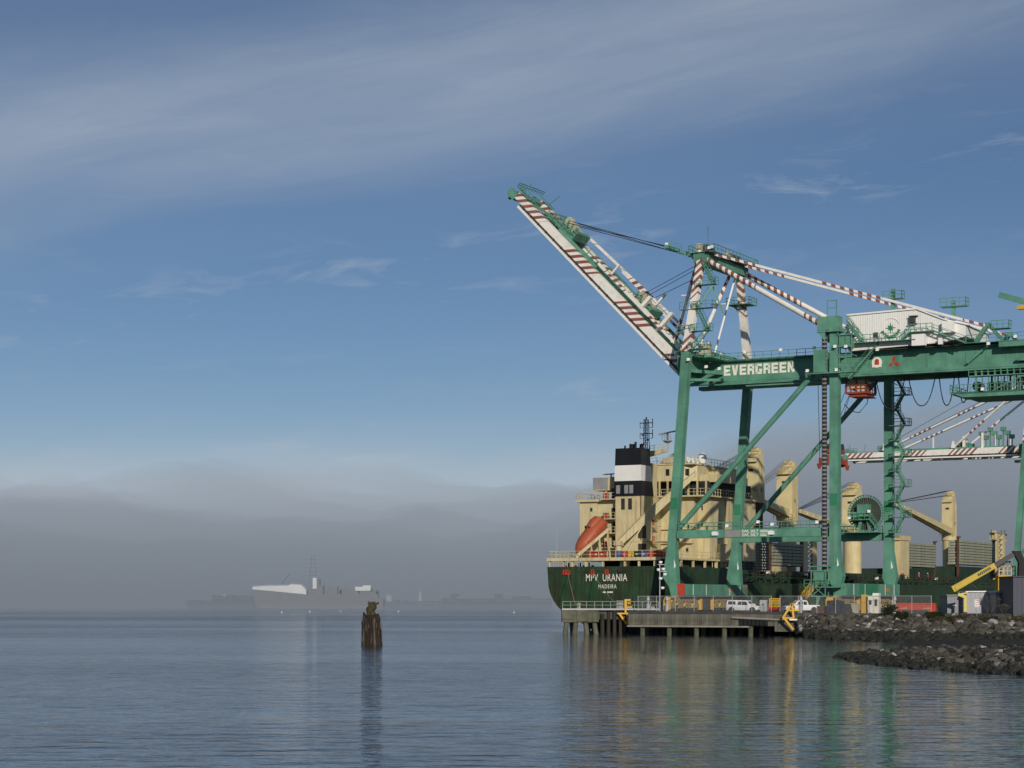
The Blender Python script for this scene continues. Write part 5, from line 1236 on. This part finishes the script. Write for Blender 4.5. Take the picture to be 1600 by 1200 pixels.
def bare_bush(X, Y, h, label):
    root = empty("bare_shrub", (X, Y, height(X, Y)), 0, label, "shrub", "leafless shrubs before the sheds"); rnd = random.Random(int(X*7)); b = MB()
    def br(p, d, L, r, k):
        q = p+d*L; b.tube(p, q, r, 4, r*.6)
        if k:
            for _ in range(3): br(q, (d+Vector((rnd.uniform(-.7, .7), rnd.uniform(-.5, .5), rnd.uniform(-.1, .5)))).normalized(), L*.7, r*.6, k-1)
    for _ in range(5): br(Vector((rnd.uniform(-.3, .3), 0, 0)), Vector((rnd.uniform(-.4, .4), rnd.uniform(-.3, .3), 1)).normalized(), h*.4, .035, 3)
    b.build("branches", TWIG, root)
for u, Y, h, lab in ((1547, 268, 3.4, "tall bare shrub in front of the pale grey sheds"), (1568, 264, 2.6, "lower bare shrub left of the dark blue building")): p = at(u, 960, Y); bare_bush(p.x, p.y, h, lab)
def grass():
    rnd = random.Random(3); b = MB(); g = MB()
    for k in range(9000):
        x = rnd.uniform(33, 100); y = -22.6-rnd.uniform(0, 9)*rnd.random() if x > 45 else -22.6-rnd.uniform(0, 2); p = LW(x, y)
        if mnoise.noise(Vector((p.x*.4, p.y*.4, 9))) < -.05: continue
        z = height(p.x, p.y); a = rnd.uniform(0, 3.2); h = rnd.uniform(.15, .55); w = rnd.uniform(.03, .07); l = Vector((rnd.uniform(-.15, .15), rnd.uniform(-.15, .15), h))
        d = Vector((math.cos(a), math.sin(a), 0))*w; P = Vector((p.x, p.y, z-.02))
        (g if y > -24.5 and x > 50 else b).add([P-d, P+d, P+l], [(0, 1, 2)])
    tag(b.build("grass", GRASSM), kind='stuff'); tag(g.build("verge_grass", GRASSG), kind='stuff')
grass()
# ------------------------------------------------------------------ fence, vehicles, sheds and gear on the quay
CARW = paint("white car paint", (0.78, 0.78, 0.77), 0.3, 0.02, dirt=.12); CARR = paint("red car paint", (0.35, 0.03, 0.04), 0.3, 0.05, dirt=.2); CARB = paint("dark blue car paint", (0.02, 0.028, 0.05), 0.3, 0.1, dirt=.2)
def fence(x0, x1, y, label, h=2.4):
    root = empty("chain_link_fence", LW(x0, y, QZ), -ANG, label, "fence")
    L = x1-x0; n = max(1, round(L/2.9)); me = MB().tube((0, 0, -.2), (0, 0, h+.05), .04, 6).mesh("post"); me.materials.append(GALV)
    for k in range(n+1): link("post", me, root, (L*k/n, 0, 0))
    MB().tube((0, 0, h), (L, 0, h), .03, 5).build("top_rail", GALV, root)
    w = MB(); s = .22
    for k in range(int((L+h)/s)):
        a = k*s
        for sg in (1, -1):
            p0, p1 = (a-h, 0.), (a, h)
            if p0[0] < 0: p0 = (0, h-a)
            if p1[0] > L: p1 = (L, h-(a-L))
            if p1[1] <= p0[1]: continue
            q = [(p0[0], p0[1]), (p1[0], p1[1])]
            if sg < 0: q = [(L-p0[0], p0[1]), (L-p1[0], p1[1])]
            c = [Vector((x, .006*sg, z)) for x, z in q]; w.add([c[0]+Vector((.007, 0, 0)), c[0]-Vector((.007, 0, 0)), c[1]-Vector((.007, 0, 0)), c[1]+Vector((.007, 0, 0))], [(0, 1, 2, 3)])
    tag(w.build("wire_mesh", GALV, root), kind='stuff')
fence(3.5, 24.3, -20.6, "left chain link fence along the quay edge in front of the canopied pickup"); fence(25.6, 47.5, -20.6, "right chain link fence along the quay edge in front of the red cradle")

def wheel(par, x, y, r=.37, w=.24):
    t = MB().lathe([(r*.62, -w/2), (r*.95, -w/2), (r, -w*.3), (r, w*.3), (r*.95, w/2), (r*.62, w/2)], 18, (x, y, r), 'y'); o = t.build("wheel", BLACK, par)
    MB().lathe([(.03, -w*.35), (r*.62, -w*.4), (r*.62, w*.4), (.03, w*.35)], 14, (x, y, r), 'y').build("rim", GALV, o)
def body_loft(secs):
    """cross sections along x: (x, halfwidth low, halfwidth high, z low, z shoulder, z top, halfwidth top)"""
    rings = []
    for x, wl, ws, zl, zs, zt, wt in secs: rings.append([(x, -wl, zl), (x, -ws, (zl+zs)/2), (x, -ws, zs), (x, -wt, zt), (x, wt, zt), (x, ws, zs), (x, ws, (zl+zs)/2), (x, wl, zl)])
    return MB().loft(rings)
def pickup(X, Y, rz, label, canopy):
    root = empty("pickup_truck", (X, Y, QZ), rz, label, "pickup truck", "white pickup trucks parked on the quay")
    body_loft([(-2.6, .8, .9, .45, .95, 1.02, .88), (-2.5, .84, .93, .38, .98, 1.05, .9), (.2, .86, .95, .36, 1.0, 1.06, .92), (1.35, .86, .95, .36, .98, 1.06, .88), (2.35, .84, .92, .38, .9, 1.0, .78), (2.62, .78, .86, .42, .8, .9, .7)]).build("body", CARW, root)
    cab = body_loft([(-.85, .9, .9, 1.02, 1.06, 1.1, .86), (-.70, .88, .86, 1.02, 1.4, 1.72, .70), (-.4, .88, .86, 1.02, 1.42, 1.80, .72), (.55, .88, .86, 1.02, 1.42, 1.80, .72), (.85, .88, .85, 1.02, 1.38, 1.68, .68), (1.45, .88, .86, 1.02, 1.05, 1.09, .84)]).build("cab", CARW, root)
    for s in (-1, 1):
        MB().prism([(.05, 1.12), (1.05, 1.12), (.72, 1.62), (.05, 1.66)], s*.79, s*.885).build("side_window", GLASS, cab)
        MB().prism([(-.62, 1.14), (-.05, 1.14), (-.05, 1.64), (-.52, 1.62)], s*.79, s*.885).build("side_window", GLASS, cab)
        MB().box(.98, s*.92-.08, 1.08, 1.12, s*.92+.16*s, 1.26).build("mirror", CARW, cab)
        MB().box(2.45, s*.62-.14, .72, 2.62, s*.62+.14, .88).build("headlight", LAMPW, root); MB().box(-2.64, s*.8-.06, .7, -2.55, s*.8+.06, .98).build("tail_light", RED, root)
        for x in (-1.65, 1.75):
            MB().lathe([(.30, -.03), (.46, -.03), (.46, .03), (.30, .03)], 16, (x, s*.93, .40), 'y').build("wheel_arch", DARKIN, root); wheel(root, x, s*.82)
    MB().prism([(1.40, 1.12), (.92, 1.64), (.86, 1.60), (1.34, 1.10)], -.72, .72).build("windscreen", GLASS, cab)
    MB().box(2.55, -.85, .45, 2.74, .85, .62).build("bumper", GALV, root); MB().box(-2.74, -.85, .45, -2.58, .85, .6).build("bumper", STEEL, root); MB().box(2.56, -.42, .66, 2.64, .42, .86).build("grille", STEEL, root)
    if canopy:
        c = body_loft([(-2.55, .86, .86, 1.06, 1.1, 1.14, .84), (-2.42, .88, .86, 1.06, 1.5, 1.78, .70), (-.9, .88, .86, 1.06, 1.5, 1.82, .72), (-.86, .88, .86, 1.06, 1.5, 1.78, .70)]).build("canopy", CARW, root)
        for s in (-1, 1): MB().prism([(-2.25, 1.2), (-1.0, 1.2), (-1.0, 1.66), (-2.15, 1.66)], s*.77, s*.875).build("side_window", GLASS, c)
        MB().prism([(-2.58, 1.18), (-2.42, 1.64), (-2.46, 1.64), (-2.62, 1.18)], -.66, .66).build("rear_window", GLASS, c)
    else:
        MB().box(-2.5, -.78, .9, -.95, .78, .96).box(-2.52, -.9, 1.04, -.9, -.82, 1.12).box(-2.52, .82, 1.04, -.9, .9, 1.12).build("load_bed", CARW, root)
pickup(33.6, 296, -ANG-.10, "white pickup with a canopy parked by the grey cabinet and yellow sign", True)
pickup(41.9, 297, math.pi-ANG+.75, "white pickup with an open bed parked behind the yellow A-shaped frame", False)
def car(X, Y, rz, mat, label, suv=False):
    root = empty("parked_car", (X, Y, QZ), rz, label, "car"); k = .22 if suv else 0
    body_loft([(-2.15, .72, .8, .4, .78, .92+k, .7), (-1.9, .78, .86, .3, .82, .98+k, .78), (0, .8, .88, .28, .84, .96+k, .8), (1.2, .8, .87, .28, .8, .92+k, .76), (2.0, .76, .82, .32, .68, .78+k, .66), (2.2, .68, .72, .38, .6, .68+k, .58)]).build("body", mat, root)
    g = body_loft([(-1.9 if suv else -1.6, .76, .76, .94+k, .98+k, 1.0+k, .74), (-1.5 if suv else -.9, .74, .72, .94+k, 1.2+k, 1.40+k, .58), (.2, .74, .72, .94+k, 1.2+k, 1.42+k, .58), (1.15, .76, .76, .90+k, .93+k, .95+k, .74)]).build("cabin", mat, root)
    for s in (-1, 1):
        MB().prism([(-1.2, 1.0+k), (.85, 1.0+k), (.2, 1.34+k), (-.85, 1.34+k)], s*.66, s*.765).build("side_window", GLASS, g)
        for x in (-1.35, 1.35): wheel(root, x, s*.76, .33, .2)
    MB().box(2.1, -.6, .5, 2.24, .6, .62).build("bumper", STEEL, root)
car(36.9, 299.5, -ANG, CARR, "red car parked behind the yellow sign on the fence"); car(62.6, 292, 1.9, CARB, "dark car parked at the left end of the grey shed", True)

def sign(name, X, Y, z, w, h, mat, label, post=0.0, lines=4, ink=None, rz=-ANG):
    root = empty(name, (X, Y, z), rz, label, "sign"); MB().box(-w/2, -.03, 0, w/2, .02, h).build("board", mat, root); b = MB(); rnd = random.Random(lines)
    for k in range(lines):
        zz = h*(.86-.72*k/max(1, lines-1)); x = -w*.42
        while x < w*.36: ww = rnd.uniform(.06, .16)*w; b.box(x, -.045, zz-h*.05, min(x+ww, w*.42), -.03, zz+h*.04); x += ww+w*.035
    tag(b.build("print_lines", ink or STEEL, root), kind='stuff')
    if post: MB().tube((0, .05, -post), (0, .05, h*.8), .04, 6).build("post", GALV, root)
YSIGN = paint("yellow sign sheet", (0.68, 0.42, 0.02), .5, .05, dirt=.15)
p = LW(18.6, -20.75); sign("notice_sign", 37.6, 293.0, 4.05, 1.7, 1.25, YSIGN, "yellow notice board fixed on the chain link fence above the red car", lines=5)
sign("shore_sign", 39.3+.6, 287.6, 1.0, 1.1, .62, LAMPW, "small white sign low on the quay wall right of the yellow frame", lines=2, ink=RED)
sign("warning_sign", 62.2, 274.0, 4.1, .62, 1.0, LAMPW, "small red and white sign on a post in front of the pale grey shed", 1.4, 4, RED, 0)
o = empty("electric_cabinet", (36.2, 294.5, QZ), -ANG, "grey electric cabinet on the quay between the pickup and the yellow sign", "cabinet")
MB().box(-.5, -.3, .3, .5, .3, 1.85).box(-.4, -.25, 0, .4, .25, .3).build("case", GALV, o); MB().box(-.1, -.34, 1.1, .1, -.3, 1.35).build("badge", STEEL, o)
# guard booth
def booth():
    p = LW(38.7, -18.4, QZ); o = empty("guard_booth", p, -ANG+.12, "cream guard booth with narrow windows beside its yellow steel post", "booth")
    MB().box(-.75, -.7, 0, .75, .7, 2.35).build("wall", paint("cream booth paint", (.72, .69, .58), .5, .04, dirt=.2), o); MB().box(-.8, -.75, 2.35, .1, .75, 2.45).box(-.1, -.72, 2.45, .75, .72, 2.8).build("roof", LAMPW, o)
    for x, w, z, h in ((-.4, .16, 1.2, .6), (.36, .18, 1.0, .95)): MB().box(x-w, -.74, z, x+w, -.69, z+h).build("window", GLASS, o)
    q = LW(37.2, -18.2, QZ); tag(MB().box(-.35, -.3, 0, .35, .3, 2.6).box(-.4, -.35, 0, .4, .35, .15).build("yellow_post", YELLOW, None, q, -ANG), "broad yellow steel post at the left side of the cream booth", "post")
booth()
# red lifting cradle
def cradle():
    o = empty("lifting_cradle", LW(43.6, -15.5, QZ), -ANG, "long red steel lifting cradle lying behind the fence right of the booth", "cradle")
    m = MB().prism([(-3.0, 1.35), (3.0, 1.35), (3.0, .25), (2.6, .25), (2.6, .15), (1.9, .15), (1.9, .45), (-1.7, .45), (-1.9, .15), (-2.3, .15)], -.25, .25).box(-3.0, -.32, 1.25, 3.0, .32, 1.42)
    m.build("beam", paint("red cradle paint", (.50, .07, .04), .5, .1, .2, dirt=.3), o)
    for x0, x1 in ((-2.2, -1.0), (1.0, 2.3)): MB().prism([(x0, .62), (x1, .62), (x1-.1, .82)], -.28, -.24).build("worn_patch", TANS, o)
    for x in (-2.2, 2.25): MB().box(x-.35, -.5, 0, x+.35, .5, .16).build("foot", RED, o)
cradle()
# dark covered cargo, drum, plant pot, buckets by the striped bogies
tag(MB().prism([(-1.1, 0), (1.1, 0), (1.05, 1.7), (.2, 1.85), (-1.0, 1.75)], -.8, .8).box(-.1, -.86, 1.1, .25, -.8, 1.75).build("covered_cargo", paint("dark blue tarpaulin", (.018, .024, .04), .55, .2), None, LW(33.3, -19.2, QZ), -ANG), "dark blue tarpaulin bundle behind the fence right of the second pickup", "bundle")
tag(MB().prism([(-.9, 0), (.9, 0), (.6, 1.2), (-.5, 1.35)], -.6, .6).build("covered_cargo", paint("dark grey tarpaulin", (.03, .035, .045), .6, .2), None, LW(35.0, -18.8, QZ), -ANG), "low grey tarpaulin heap just right of the dark blue bundle", "bundle")
tag(MB().box(-.5, -.4, 0, .5, .4, 1.25).box(-.55, -.45, 1.25, .55, .45, 1.32).build("pump_box", TANS, None, LW(36.1, -18.9, QZ), -ANG), "pale tan box between the tarpaulin heap and the yellow post", "box")
tag(MB().box(-.6, -.4, .2, .6, .4, 1.0).box(-.7, -.5, 0, .7, .5, .2).build("pump_box", RUST, None, LW(31.2, -18.9, QZ), -ANG), "rusty box on the quay between second pickup and dark bundle", "box")
for k, (x, lab) in enumerate(((-2.2, "grey lamp stand before the left end of the near striped bogie"), (1.0, "grey lamp stand on the near striped bogie's middle"), (27.4, "grey lamp stand left of the dark blue bundle"), (41.2, "grey lamp stand at the left end of the red cradle"))):
    o = empty("lamp_stand", LW(x, -4.6 if x < 5 else -17.0, QZ), -ANG, lab, "lamp stand"); MB().lathe([(.3, 0), (.3, 1.2), (.12, 1.3), (.12, 1.7), (.26, 1.8), (.2, 2.2), (.05, 2.5)], 10).build("body", GALV, o); MB().box(-.5, -.2, 0, .5, .2, .35).build("foot", STEEL, o)
# floodlight pole at the ship's corner
def flood():
    o = empty("floodlight_pole", (21.9, 303.5, 3.2), 0, "white floodlight pole standing on the catwalk against the ship's stern corner", "lamp post")
    MB().tube((0, 0, 0), (0, 0, 7.2), .1, 8, .07).bar((-.3, 0, 6.1), (1.0, 0, 6.1), .1).bar((-.3, 0, 7.1), (.7, 0, 7.1), .1).build("pole", GALV, o)
    for x, z in ((-.2, 6.3), (.5, 6.4), (.1, 7.4), (.75, 5.6), (.1, 5.0), (.4, 3.6)): MB().lathe([(.05, -.2), (.26, -.1), (.3, .2), (.05, .24)], 10, (x, -.15, z)).build("lamp_head", LAMPW, o)
flood()
# yellow gangway from the ship's deck to the quay
def gangway():
    o = empty("gangway", LW(-4.4, 70, QZ), -ANG, "yellow lattice gangway slanting from the green hull's side down to the quay", "gangway")
    a, b = Vector((0, -5, .3)), Vector((0, 9, 6.4)); m = MB()
    for x in (0, .9):
        for h in (0, 1.0): m.bar(a+Vector((x, 0, h)), b+Vector((x, 0, h)), .16)
        for k in range(9): p, q = a.lerp(b, k/9)+Vector((x, 0, 0)), a.lerp(b, (k+1)/9)+Vector((x, 0, 1)); m.bar(p, q, .1)
    m.build("lattice", YELLOW, o); MB().bar(a+Vector((.45, 0, 0)), b+Vector((.45, 0, 0)), .8, .08).build("tread", GALV, o)
gangway()
# sheds
SHEDG = paint("grey shed sheet", (.24, .25, .275), .6, .08, .1, .15, .3, rustcol=(.12, .10, .09)); SHEDP = paint("pale shed sheet", (.36, .37, .39), .6, .06, .05, .15, .3, rustcol=(.18, .16, .15)); NAVY = paint("slate blue sheet", (.06, .068, .095), .55, .1, .0, .1, .3)
def shed(X, Y, w, d, h, mat, roofmat, label, rz=0.0, drop=.25, doors=(), boxes=()):
    o = empty("shed", (X, Y, 2.9), rz, label, "shed"); n = max(2, round(w/1.1)); pw = w/n
    MB().box(.02, .05, 0, w-.02, d, h).build("wall", mat, o)
    me = MB().box(.015, 0, .02, pw-.015, .05, h-.03).box(pw*.5-.03, -.03, .02, pw*.5+.03, 0, h-.03).mesh("panel"); me.materials.append(mat)
    for k in range(n): link("panel", me, o, (k*pw, 0, 0))
    MB().prism([(-.15, h), (w+.15, h), (w+.15, h+.12+drop*.3), (-.15, h+.12)], -.25, d+.2).build("roof", roofmat, o)
    for x, ww, hh in doors: MB().box(x, -.06, .05, x+ww, -.031, hh).build("door", NAVY if mat != NAVY else SHEDG, o)
    for x, z, ww, hh in boxes: MB().box(x, -.35, z, x+ww, -.031, z+hh).build("wall_lamp", LAMPW, o)
p = at(1480, 957, 286); shed(p.x, 286, 3.2, 5, 2.75, SHEDG, GREY, "low grey shed at the left end of the row behind the bent yellow post", boxes=((1.0, 1.3, .2, .12), (1.9, 1.3, .2, .12)))
p = at(1510, 957, 283); shed(p.x, 283, 4.9, 5, 3.25, SHEDP, LAMPW, "pale grey shed with a white roof edge in the middle of the row")
p = at(1556, 962, 279); shed(p.x, 279, 3.2, 5, 3.1, SHEDG, SHEDP, "grey shed with white wall lamps left of the dark blue building", boxes=((.3, 2.15, .5, .12), (.9, 2.1, .7, .16)), doors=((1.9, .9, 1.5),))
p = at(1583, 970, 272); shed(p.x, 272, 9, 8, 5.2, NAVY, NAVY, "tall dark blue building at the right edge of the row", boxes=())
def bent_post():
    p = at(1505, 957, 281.5); o = empty("bent_post", (p.x, 281.5, 3.1), 0, "yellow bent steel post with a short arm in front of the grey sheds", "post")
    MB().bar((.25, 0, .3), (.25, 0, 2.4), .42, .3).bar((.35, 0, 2.35), (-.75, 0, 2.75), .42, .42).bar((-.7, 0, 2.7), (.6, 0, 2.95), .3, .2).build("arm", paint("pale yellow paint", (.62, .50, .12), .5, .08, .1, dirt=.3), o); MB().box(.0, -.2, 0, .5, .2, .32).build("foot", STEEL, o)
bent_post()
# reach stacker behind the sheds
def reach():
    Y = 300; a, b = at(1488, 921, Y), at(1588, 864, Y); base = Vector((a.x+4.6, Y, QZ)); o = empty("reach_stacker", base, 0, "yellow reach stacker with its black-tipped boom raised above the grey sheds", "container handler")
    A, B = a-base, b-base; M = A.lerp(B, .66); YB = paint("yellow boom paint", (.50, .37, .04), .5, .1, .15, dirt=.35)
    MB().bar(A, M, .85, .9, .8, .8).build("boom", YB, o); MB().bar(M-(M-A)*.04, B, .6, .68, .55, .6).build("boom_extension", STEEL, o)
    MB().bar(A.lerp(B, .04)+Vector((0, -.52, -.1)), A.lerp(B, .35)+Vector((0, -.52, -.1)), .06, .5).build("side_plate", YB, o)
    bl = MB(); d = (B-A).normalized(); up = Vector((-d.z, 0, d.x))
    for k in range(7):
        c = A.lerp(B, .40)+d*(.32*k)+Vector((0, -.42, 0)); bl.add([c-d*.11-up*.2, c+d*.11-up*.2, c+d*.11+up*.2, c-d*.11+up*.2, c-d*.11-up*.2+Vector((0,-.04,0)), c+d*.11-up*.2+Vector((0,-.04,0)), c+d*.11+up*.2+Vector((0,-.04,0)), c-d*.11+up*.2+Vector((0,-.04,0))], [(4,5,6,7),(0,4,7,3),(1,2,6,5),(3,7,6,2),(0,1,5,4)])
    tag(bl.build("boom_lettering", STEEL, o), kind='stuff')
    for y in (-.4, .4):
        MB().tube(A.lerp(B, .27)+Vector((0, y, -.5)), A.lerp(B, .27)+Vector((1.3, y, -1.6)), .09, 8).tube(A.lerp(B, .27)+Vector((1.3, y, -1.6)), A.lerp(B, .27)+Vector((2.6, y, -2.9)), .16, 8).build("lift_ram", STEEL, o)
    MB().prism([(B.x-.6, B.z+.3), (B.x+.5, B.z+.3), (B.x+1.3, B.z-1.4), (B.x+1.6, B.z-3.6), (B.x+.2, B.z-3.6), (B.x+.3, B.z-1.4)], -.5, .5).build("rotator_head", BLACK, o)
    MB().box(B.x-.3, -3, B.z-4.3, B.x+2.2, 3, B.z-3.6).build("spreader", STEEL, o)
    MB().box(-3.6, -1.5, .6, 4.2, 1.5, 2.0).box(-4.4, -1.5, 1.0, -2.6, 1.5, 2.6).build("chassis", YB, o); MB().box(-.8, -1.0, 2.0, 1.2, 1.0, 3.4).build("cab", GLASS, o)
    for x in (-2.6, 2.9):
        for y in (-1.4, 1.4): wheel(o, x, y, .8, .6)
    q = at(1571, 903, 303); r = empty("counterweight_unit", (q.x, 303, QZ), 0, "yellow machine deck with tan rails beside the black boom head", "machine")
    z = q.z-QZ; MB().box(-1.3, -1, z-.5, 1.3, 1, z+.4).box(-1.3, -1, 0, -1.0, 1, z-.5).box(1.0, -1, 0, 1.3, 1, z-.5).build("deck", YELLOW, r); MB().railing([(-1.2, -1, z+.4), (1.2, -1, z+.4)], 1.3, .6, .08).box(-1.1, -.8, z+1.4, .9, .8, z+1.7).box(-.9, -.8, z+2.2, .6, .8, z+2.5).bar((-.6, 0, z+.4), (-.6, 0, z+2.4), .3).build("rack", TANS, r)
reach()

# ------------------------------------------------------------------ old timber pile cluster in the water
def pile_cluster():
    X, Y = -15.65, 228.6; o = empty("pile_cluster", (X, Y, 0), 0, "broken old timber pile cluster standing alone in the water with a mossy top", "pile")
    rnd = random.Random(4)
    BR = paint("red brown rotten wood", (.036, .02, .015), .85, .4, .4, .5, .4, rustcol=(.02, .018, .015), scale=3, bump=.9); GRY = paint("bleached split wood", (.11, .09, .07), .85, .3, .3, .6, .4, rustcol=(.05, .04, .03), scale=3, bump=.9); DK = paint("black wet wood", (.022, .019, .015), .8, .4, .3, .3, .3, scale=3, bump=.9)
    for k in range(22):
        a = 2*math.pi*k/22*1.0; r = .78+.12*rnd.random(); x, y = r*math.cos(a)*1.12, r*math.sin(a)*.9; top = 2.5+1.5*rnd.random()-.6*max(0, x); lean = .10*x+.05*rnd.uniform(-1, 1)
        if x < 0: lean = .06
        w = rnd.uniform(.10, .30); m = MB(); rings = []; n = 7
        for t in (0, .25, .5, .75, .93, 1.0):
            z = -1.2+(top+1.2)*t; cx = x*(1.0-.10*t)-lean*(t-.3)+.09*rnd.uniform(-1, 1); cy = y*(1-.1*t); s = w*(1-.12*t)*(.55 if t == 1 else 1)
            rings.append([(cx+s*math.cos(2*math.pi*q/n)*rnd.uniform(.75, 1.15), cy+s*math.sin(2*math.pi*q/n)*rnd.uniform(.75, 1.15), z+.12*rnd.uniform(-1, 1)*(t > .9)) for q in range(n)])
        m.loft(rings).build("timber", (BR, DK, DK, GRY, DK)[k % 5], o)
    for k in range(22):
        a = -3.1+k*.14; x, y = 1.02*math.cos(a)*1.1, 1.0*math.sin(a)*.95; z0 = rnd.uniform(.1, 2.4); z1 = z0+rnd.uniform(.5, 1.3)
        MB().bar((x, y, z0), (x*rnd.uniform(.95, 1.08), y*.98, z1), .07, .16, .03, .05).build("splinter", GRY if k % 2 else DK, o)
    MB().lathe([(.75, -1), (.72, 3.2), (.5, 3.4)], 12).build("core", DK, o)
    for k in range(4): MB().bar((1.0-.12*k, -.35+.2*k, -.8), (.62-.1*k, -.3+.2*k, 1.5+.2*k), .22).build("raking_timber", DK, o)
    c = MB(); rings = []
    for z, rx, ox in ((2.9, .62, -.08), (3.2, .5, -.12), (3.5, .55, -.08), (3.75, .42, -.14), (4.0, .52, -.1), (4.2, .6, -.05), (4.4, .5, .05), (4.55, .52, .08), (4.7, .3, .14), (4.78, .1, .14)): rings.append([(ox+rx*math.cos(2*math.pi*q/10)*rnd.uniform(.85, 1.12), rx*.85*math.sin(2*math.pi*q/10)*rnd.uniform(.85, 1.12), z+.06*rnd.uniform(-1, 1)) for q in range(10)])
    c.loft(rings, False).bar((.3, 0, 4.45), (.78, 0, 4.75), .26, .3, .14, .2).build("mossy_stump", paint("olive moss", (.055, .05, .024), .95, .4, .4, .4, .4, rustcol=(.05, .04, .02), scale=4, bump=.9), o)
    g = MB()
    for k in range(240):
        a = rnd.uniform(0, 6.3); r = .5*rnd.random()**.5; p = Vector((r*math.cos(a), r*math.sin(a), 4.55+rnd.uniform(-.1, .2))); g.add([p-Vector((.03, 0, 0)), p+Vector((.03, 0, 0)), p+Vector((rnd.uniform(-.1, .1), 0, rnd.uniform(.08, .25)))], [(0, 1, 2)])
    tag(g.build("grass_tuft", GRASSM, o), kind='stuff')
pile_cluster()

# ------------------------------------------------------------------ far side of the bay, in the fog
NAVYG = paint("haze grey ship paint", (.19, .20, .215), .6, .08); WRAP = paint("white shrink wrap", (.85, .85, .84), .5, .03, dirt=.05); FARD = paint("dark far timber", (.13, .13, .13), .9, .2); FARW = paint("white far wall", (.75, .75, .73), .6, .05, dirt=.1)
def far_ship():
    Y = 1150; s = Y/3200; o = empty("warship", (at(480, 942, Y).x, Y, 0), 0, "grey warship in the fog with its foredeck wrapped in white sheeting", "warship"); k = lambda u, v: ((u-480)*s, (938-v)*s+5)
    hp = [k(u, v) for u, v in ((393, 921), (480, 929), (560, 932), (600, 936), (600, 950), (405, 950))]; MB().prism(hp, -6, 6).build("hull", NAVYG, o)
    rings = []
    for u, vt, vb in ((395, 916, 921), (420, 914.5, 923), (452, 914, 926), (456, 912, 926.5), (472, 913, 928), (480, 921, 929)):
        xt, zt = k(u, vt); _, zb = k(u, vb); w = 1.5+4.5*min(1, (u-395)/50); rings.append([(xt, -w-.4, zb), (xt, -w*.85, zt-.4), (xt, 0, zt+.3), (xt, w*.85, zt-.4), (xt, w+.4, zb)])
    MB().loft(rings).build("wrapped_foredeck", WRAP, o)
    m = MB()
    for u0, u1, vt, w in ((484, 506, 915, 5), (488, 500, 905, 4), (510, 528, 917, 5), (535, 560, 919, 5), (566, 588, 924, 5)): (x0, z0), (x1, z1) = k(u0, vt), k(u1, 934); m.box(x0, -w, z1, x1, w, z0)
    (x0, z0), (x1, z1) = k(482, 928), k(592, 940); m.box(x0, -4.4, z1, x1, 4.4, z0)
    rr = random.Random(2)
    for i in range(26):
        xx = k(484+rr.random()*104, 0)[0]; zz = k(0, 926)[1]; m.box(xx, -3, zz-3, xx+rr.uniform(.4, 1.6), 3, zz+rr.uniform(.3, 2.6))
    m.build("superstructure", NAVYG, o)
    (x, z), (_, z1) = k(489, 868), k(489, 906); t = MB()
    for dx in (-2, 2): t.bar((x+dx, 0, z1), (x+dx*.3, 0, z), .4)
    for i in range(6): zz = z1+(z-z1)*i/6; t.bar((x-2.4, 0, zz), (x+2.4, 0, zz), .35)
    t.build("mast", NAVYG, o); (x0, z0), (x1, z1) = k(440, 912), k(453, 896); MB().bar((x0, 0, z0), (x1, 0, z1), .4).build("derrick", FARD, o)
    (x0, z0), (x1, z1) = k(490, 920), k(496, 903); MB().box(x0, -5.4, z0, x1, -4.6, z1).build("white_mast_house", WRAP, o)
    (x0, z0), (x1, z1) = k(556, 923), k(580, 917); MB().box(x0, -5.5, z0, x1, 0, z1).box((x0+x1)/2, -5.5, z1, x1, 0, z1+.8).build("white_deckhouse", WRAP, o)
far_ship()
def pier(u0, u1, vt, Y, label, sheds=(), posts=True):
    s = Y/3200; x0, x1 = at(u0, 0, Y).x, at(u1, 0, Y).x; z = 5+(938-vt)*s; o = empty("pier", (x0, Y, 0), 0, label, "pier"); MB().box(0, -4, z-.9, x1-x0, 4, z).build("deck", FARD, o)
    rnd = random.Random(int(u0)); b = MB(); x = 0.0
    while x < x1-x0-1: w = rnd.uniform(2, 7); b.box(x, -3.6+rnd.uniform(-.3, .3), -1, min(x+w, x1-x0), 3.6, z-.9-rnd.uniform(0, .5)); b.box(x, -2, z-.95, min(x+w*.7, x1-x0), 2, z+rnd.uniform(.1, .9)); x += w
    tag(b.build("rubble_face", FARD, o), kind='stuff')
    for ua, ub, va, m in sheds:
        xa, xb = (ua-u0)*s, (ub-u0)*s; za = 5+(938-va)*s; MB().box(xa, -3, z, xb, 3, za).prism([(xa-.4, za), (xb+.4, za), ((xa+xb)/2, za+.9)], -3.3, 3.3).build("hut", m, o)
pier(332, 404, 931.5, 1400, "dark timber pier in the fog left of the warship", ((349, 354, 929.5, FARW),)); pier(293, 334, 939, 1450, "low dark breakwater at the left end of the foggy pier"); pier(600, 700, 939.8, 1450, "faint low jetty in the fog right of the warship", ((604, 612, 931, FARW), (655, 659, 926, FARW)))
pier(690, 862, 936, 1400, "long dark pier in the fog left of the cargo ship", ((704, 718, 929, FARD), (714, 719, 934, FARW), (772, 786, 929, FARD), (800, 830, 932.5, FARD)))
for k, (u, v, Y) in enumerate(((532, 951, 900), (484, 954, 860), (622, 953, 870), (803, 956, 800), (440, 953, 820))):
    s = MB().lathe([(.05, 0), (.24, .06), (.3, .24), (.2, .42), (.05, .5)], 10).bar((.1, 0, .36), (.3, 0, .6), .14).build("gull", LAMPW, None, ((u-800)/3200*Y, Y, 0)); tag(s, "white gull on the far water "+("before the warship's stern", "below the warship's white foredeck", "farther right, between the pile and the cargo ship", "nearest the cargo ship of the gulls", "left of the warship, leftmost of the gulls")[k], "gull", "gulls on the far water")
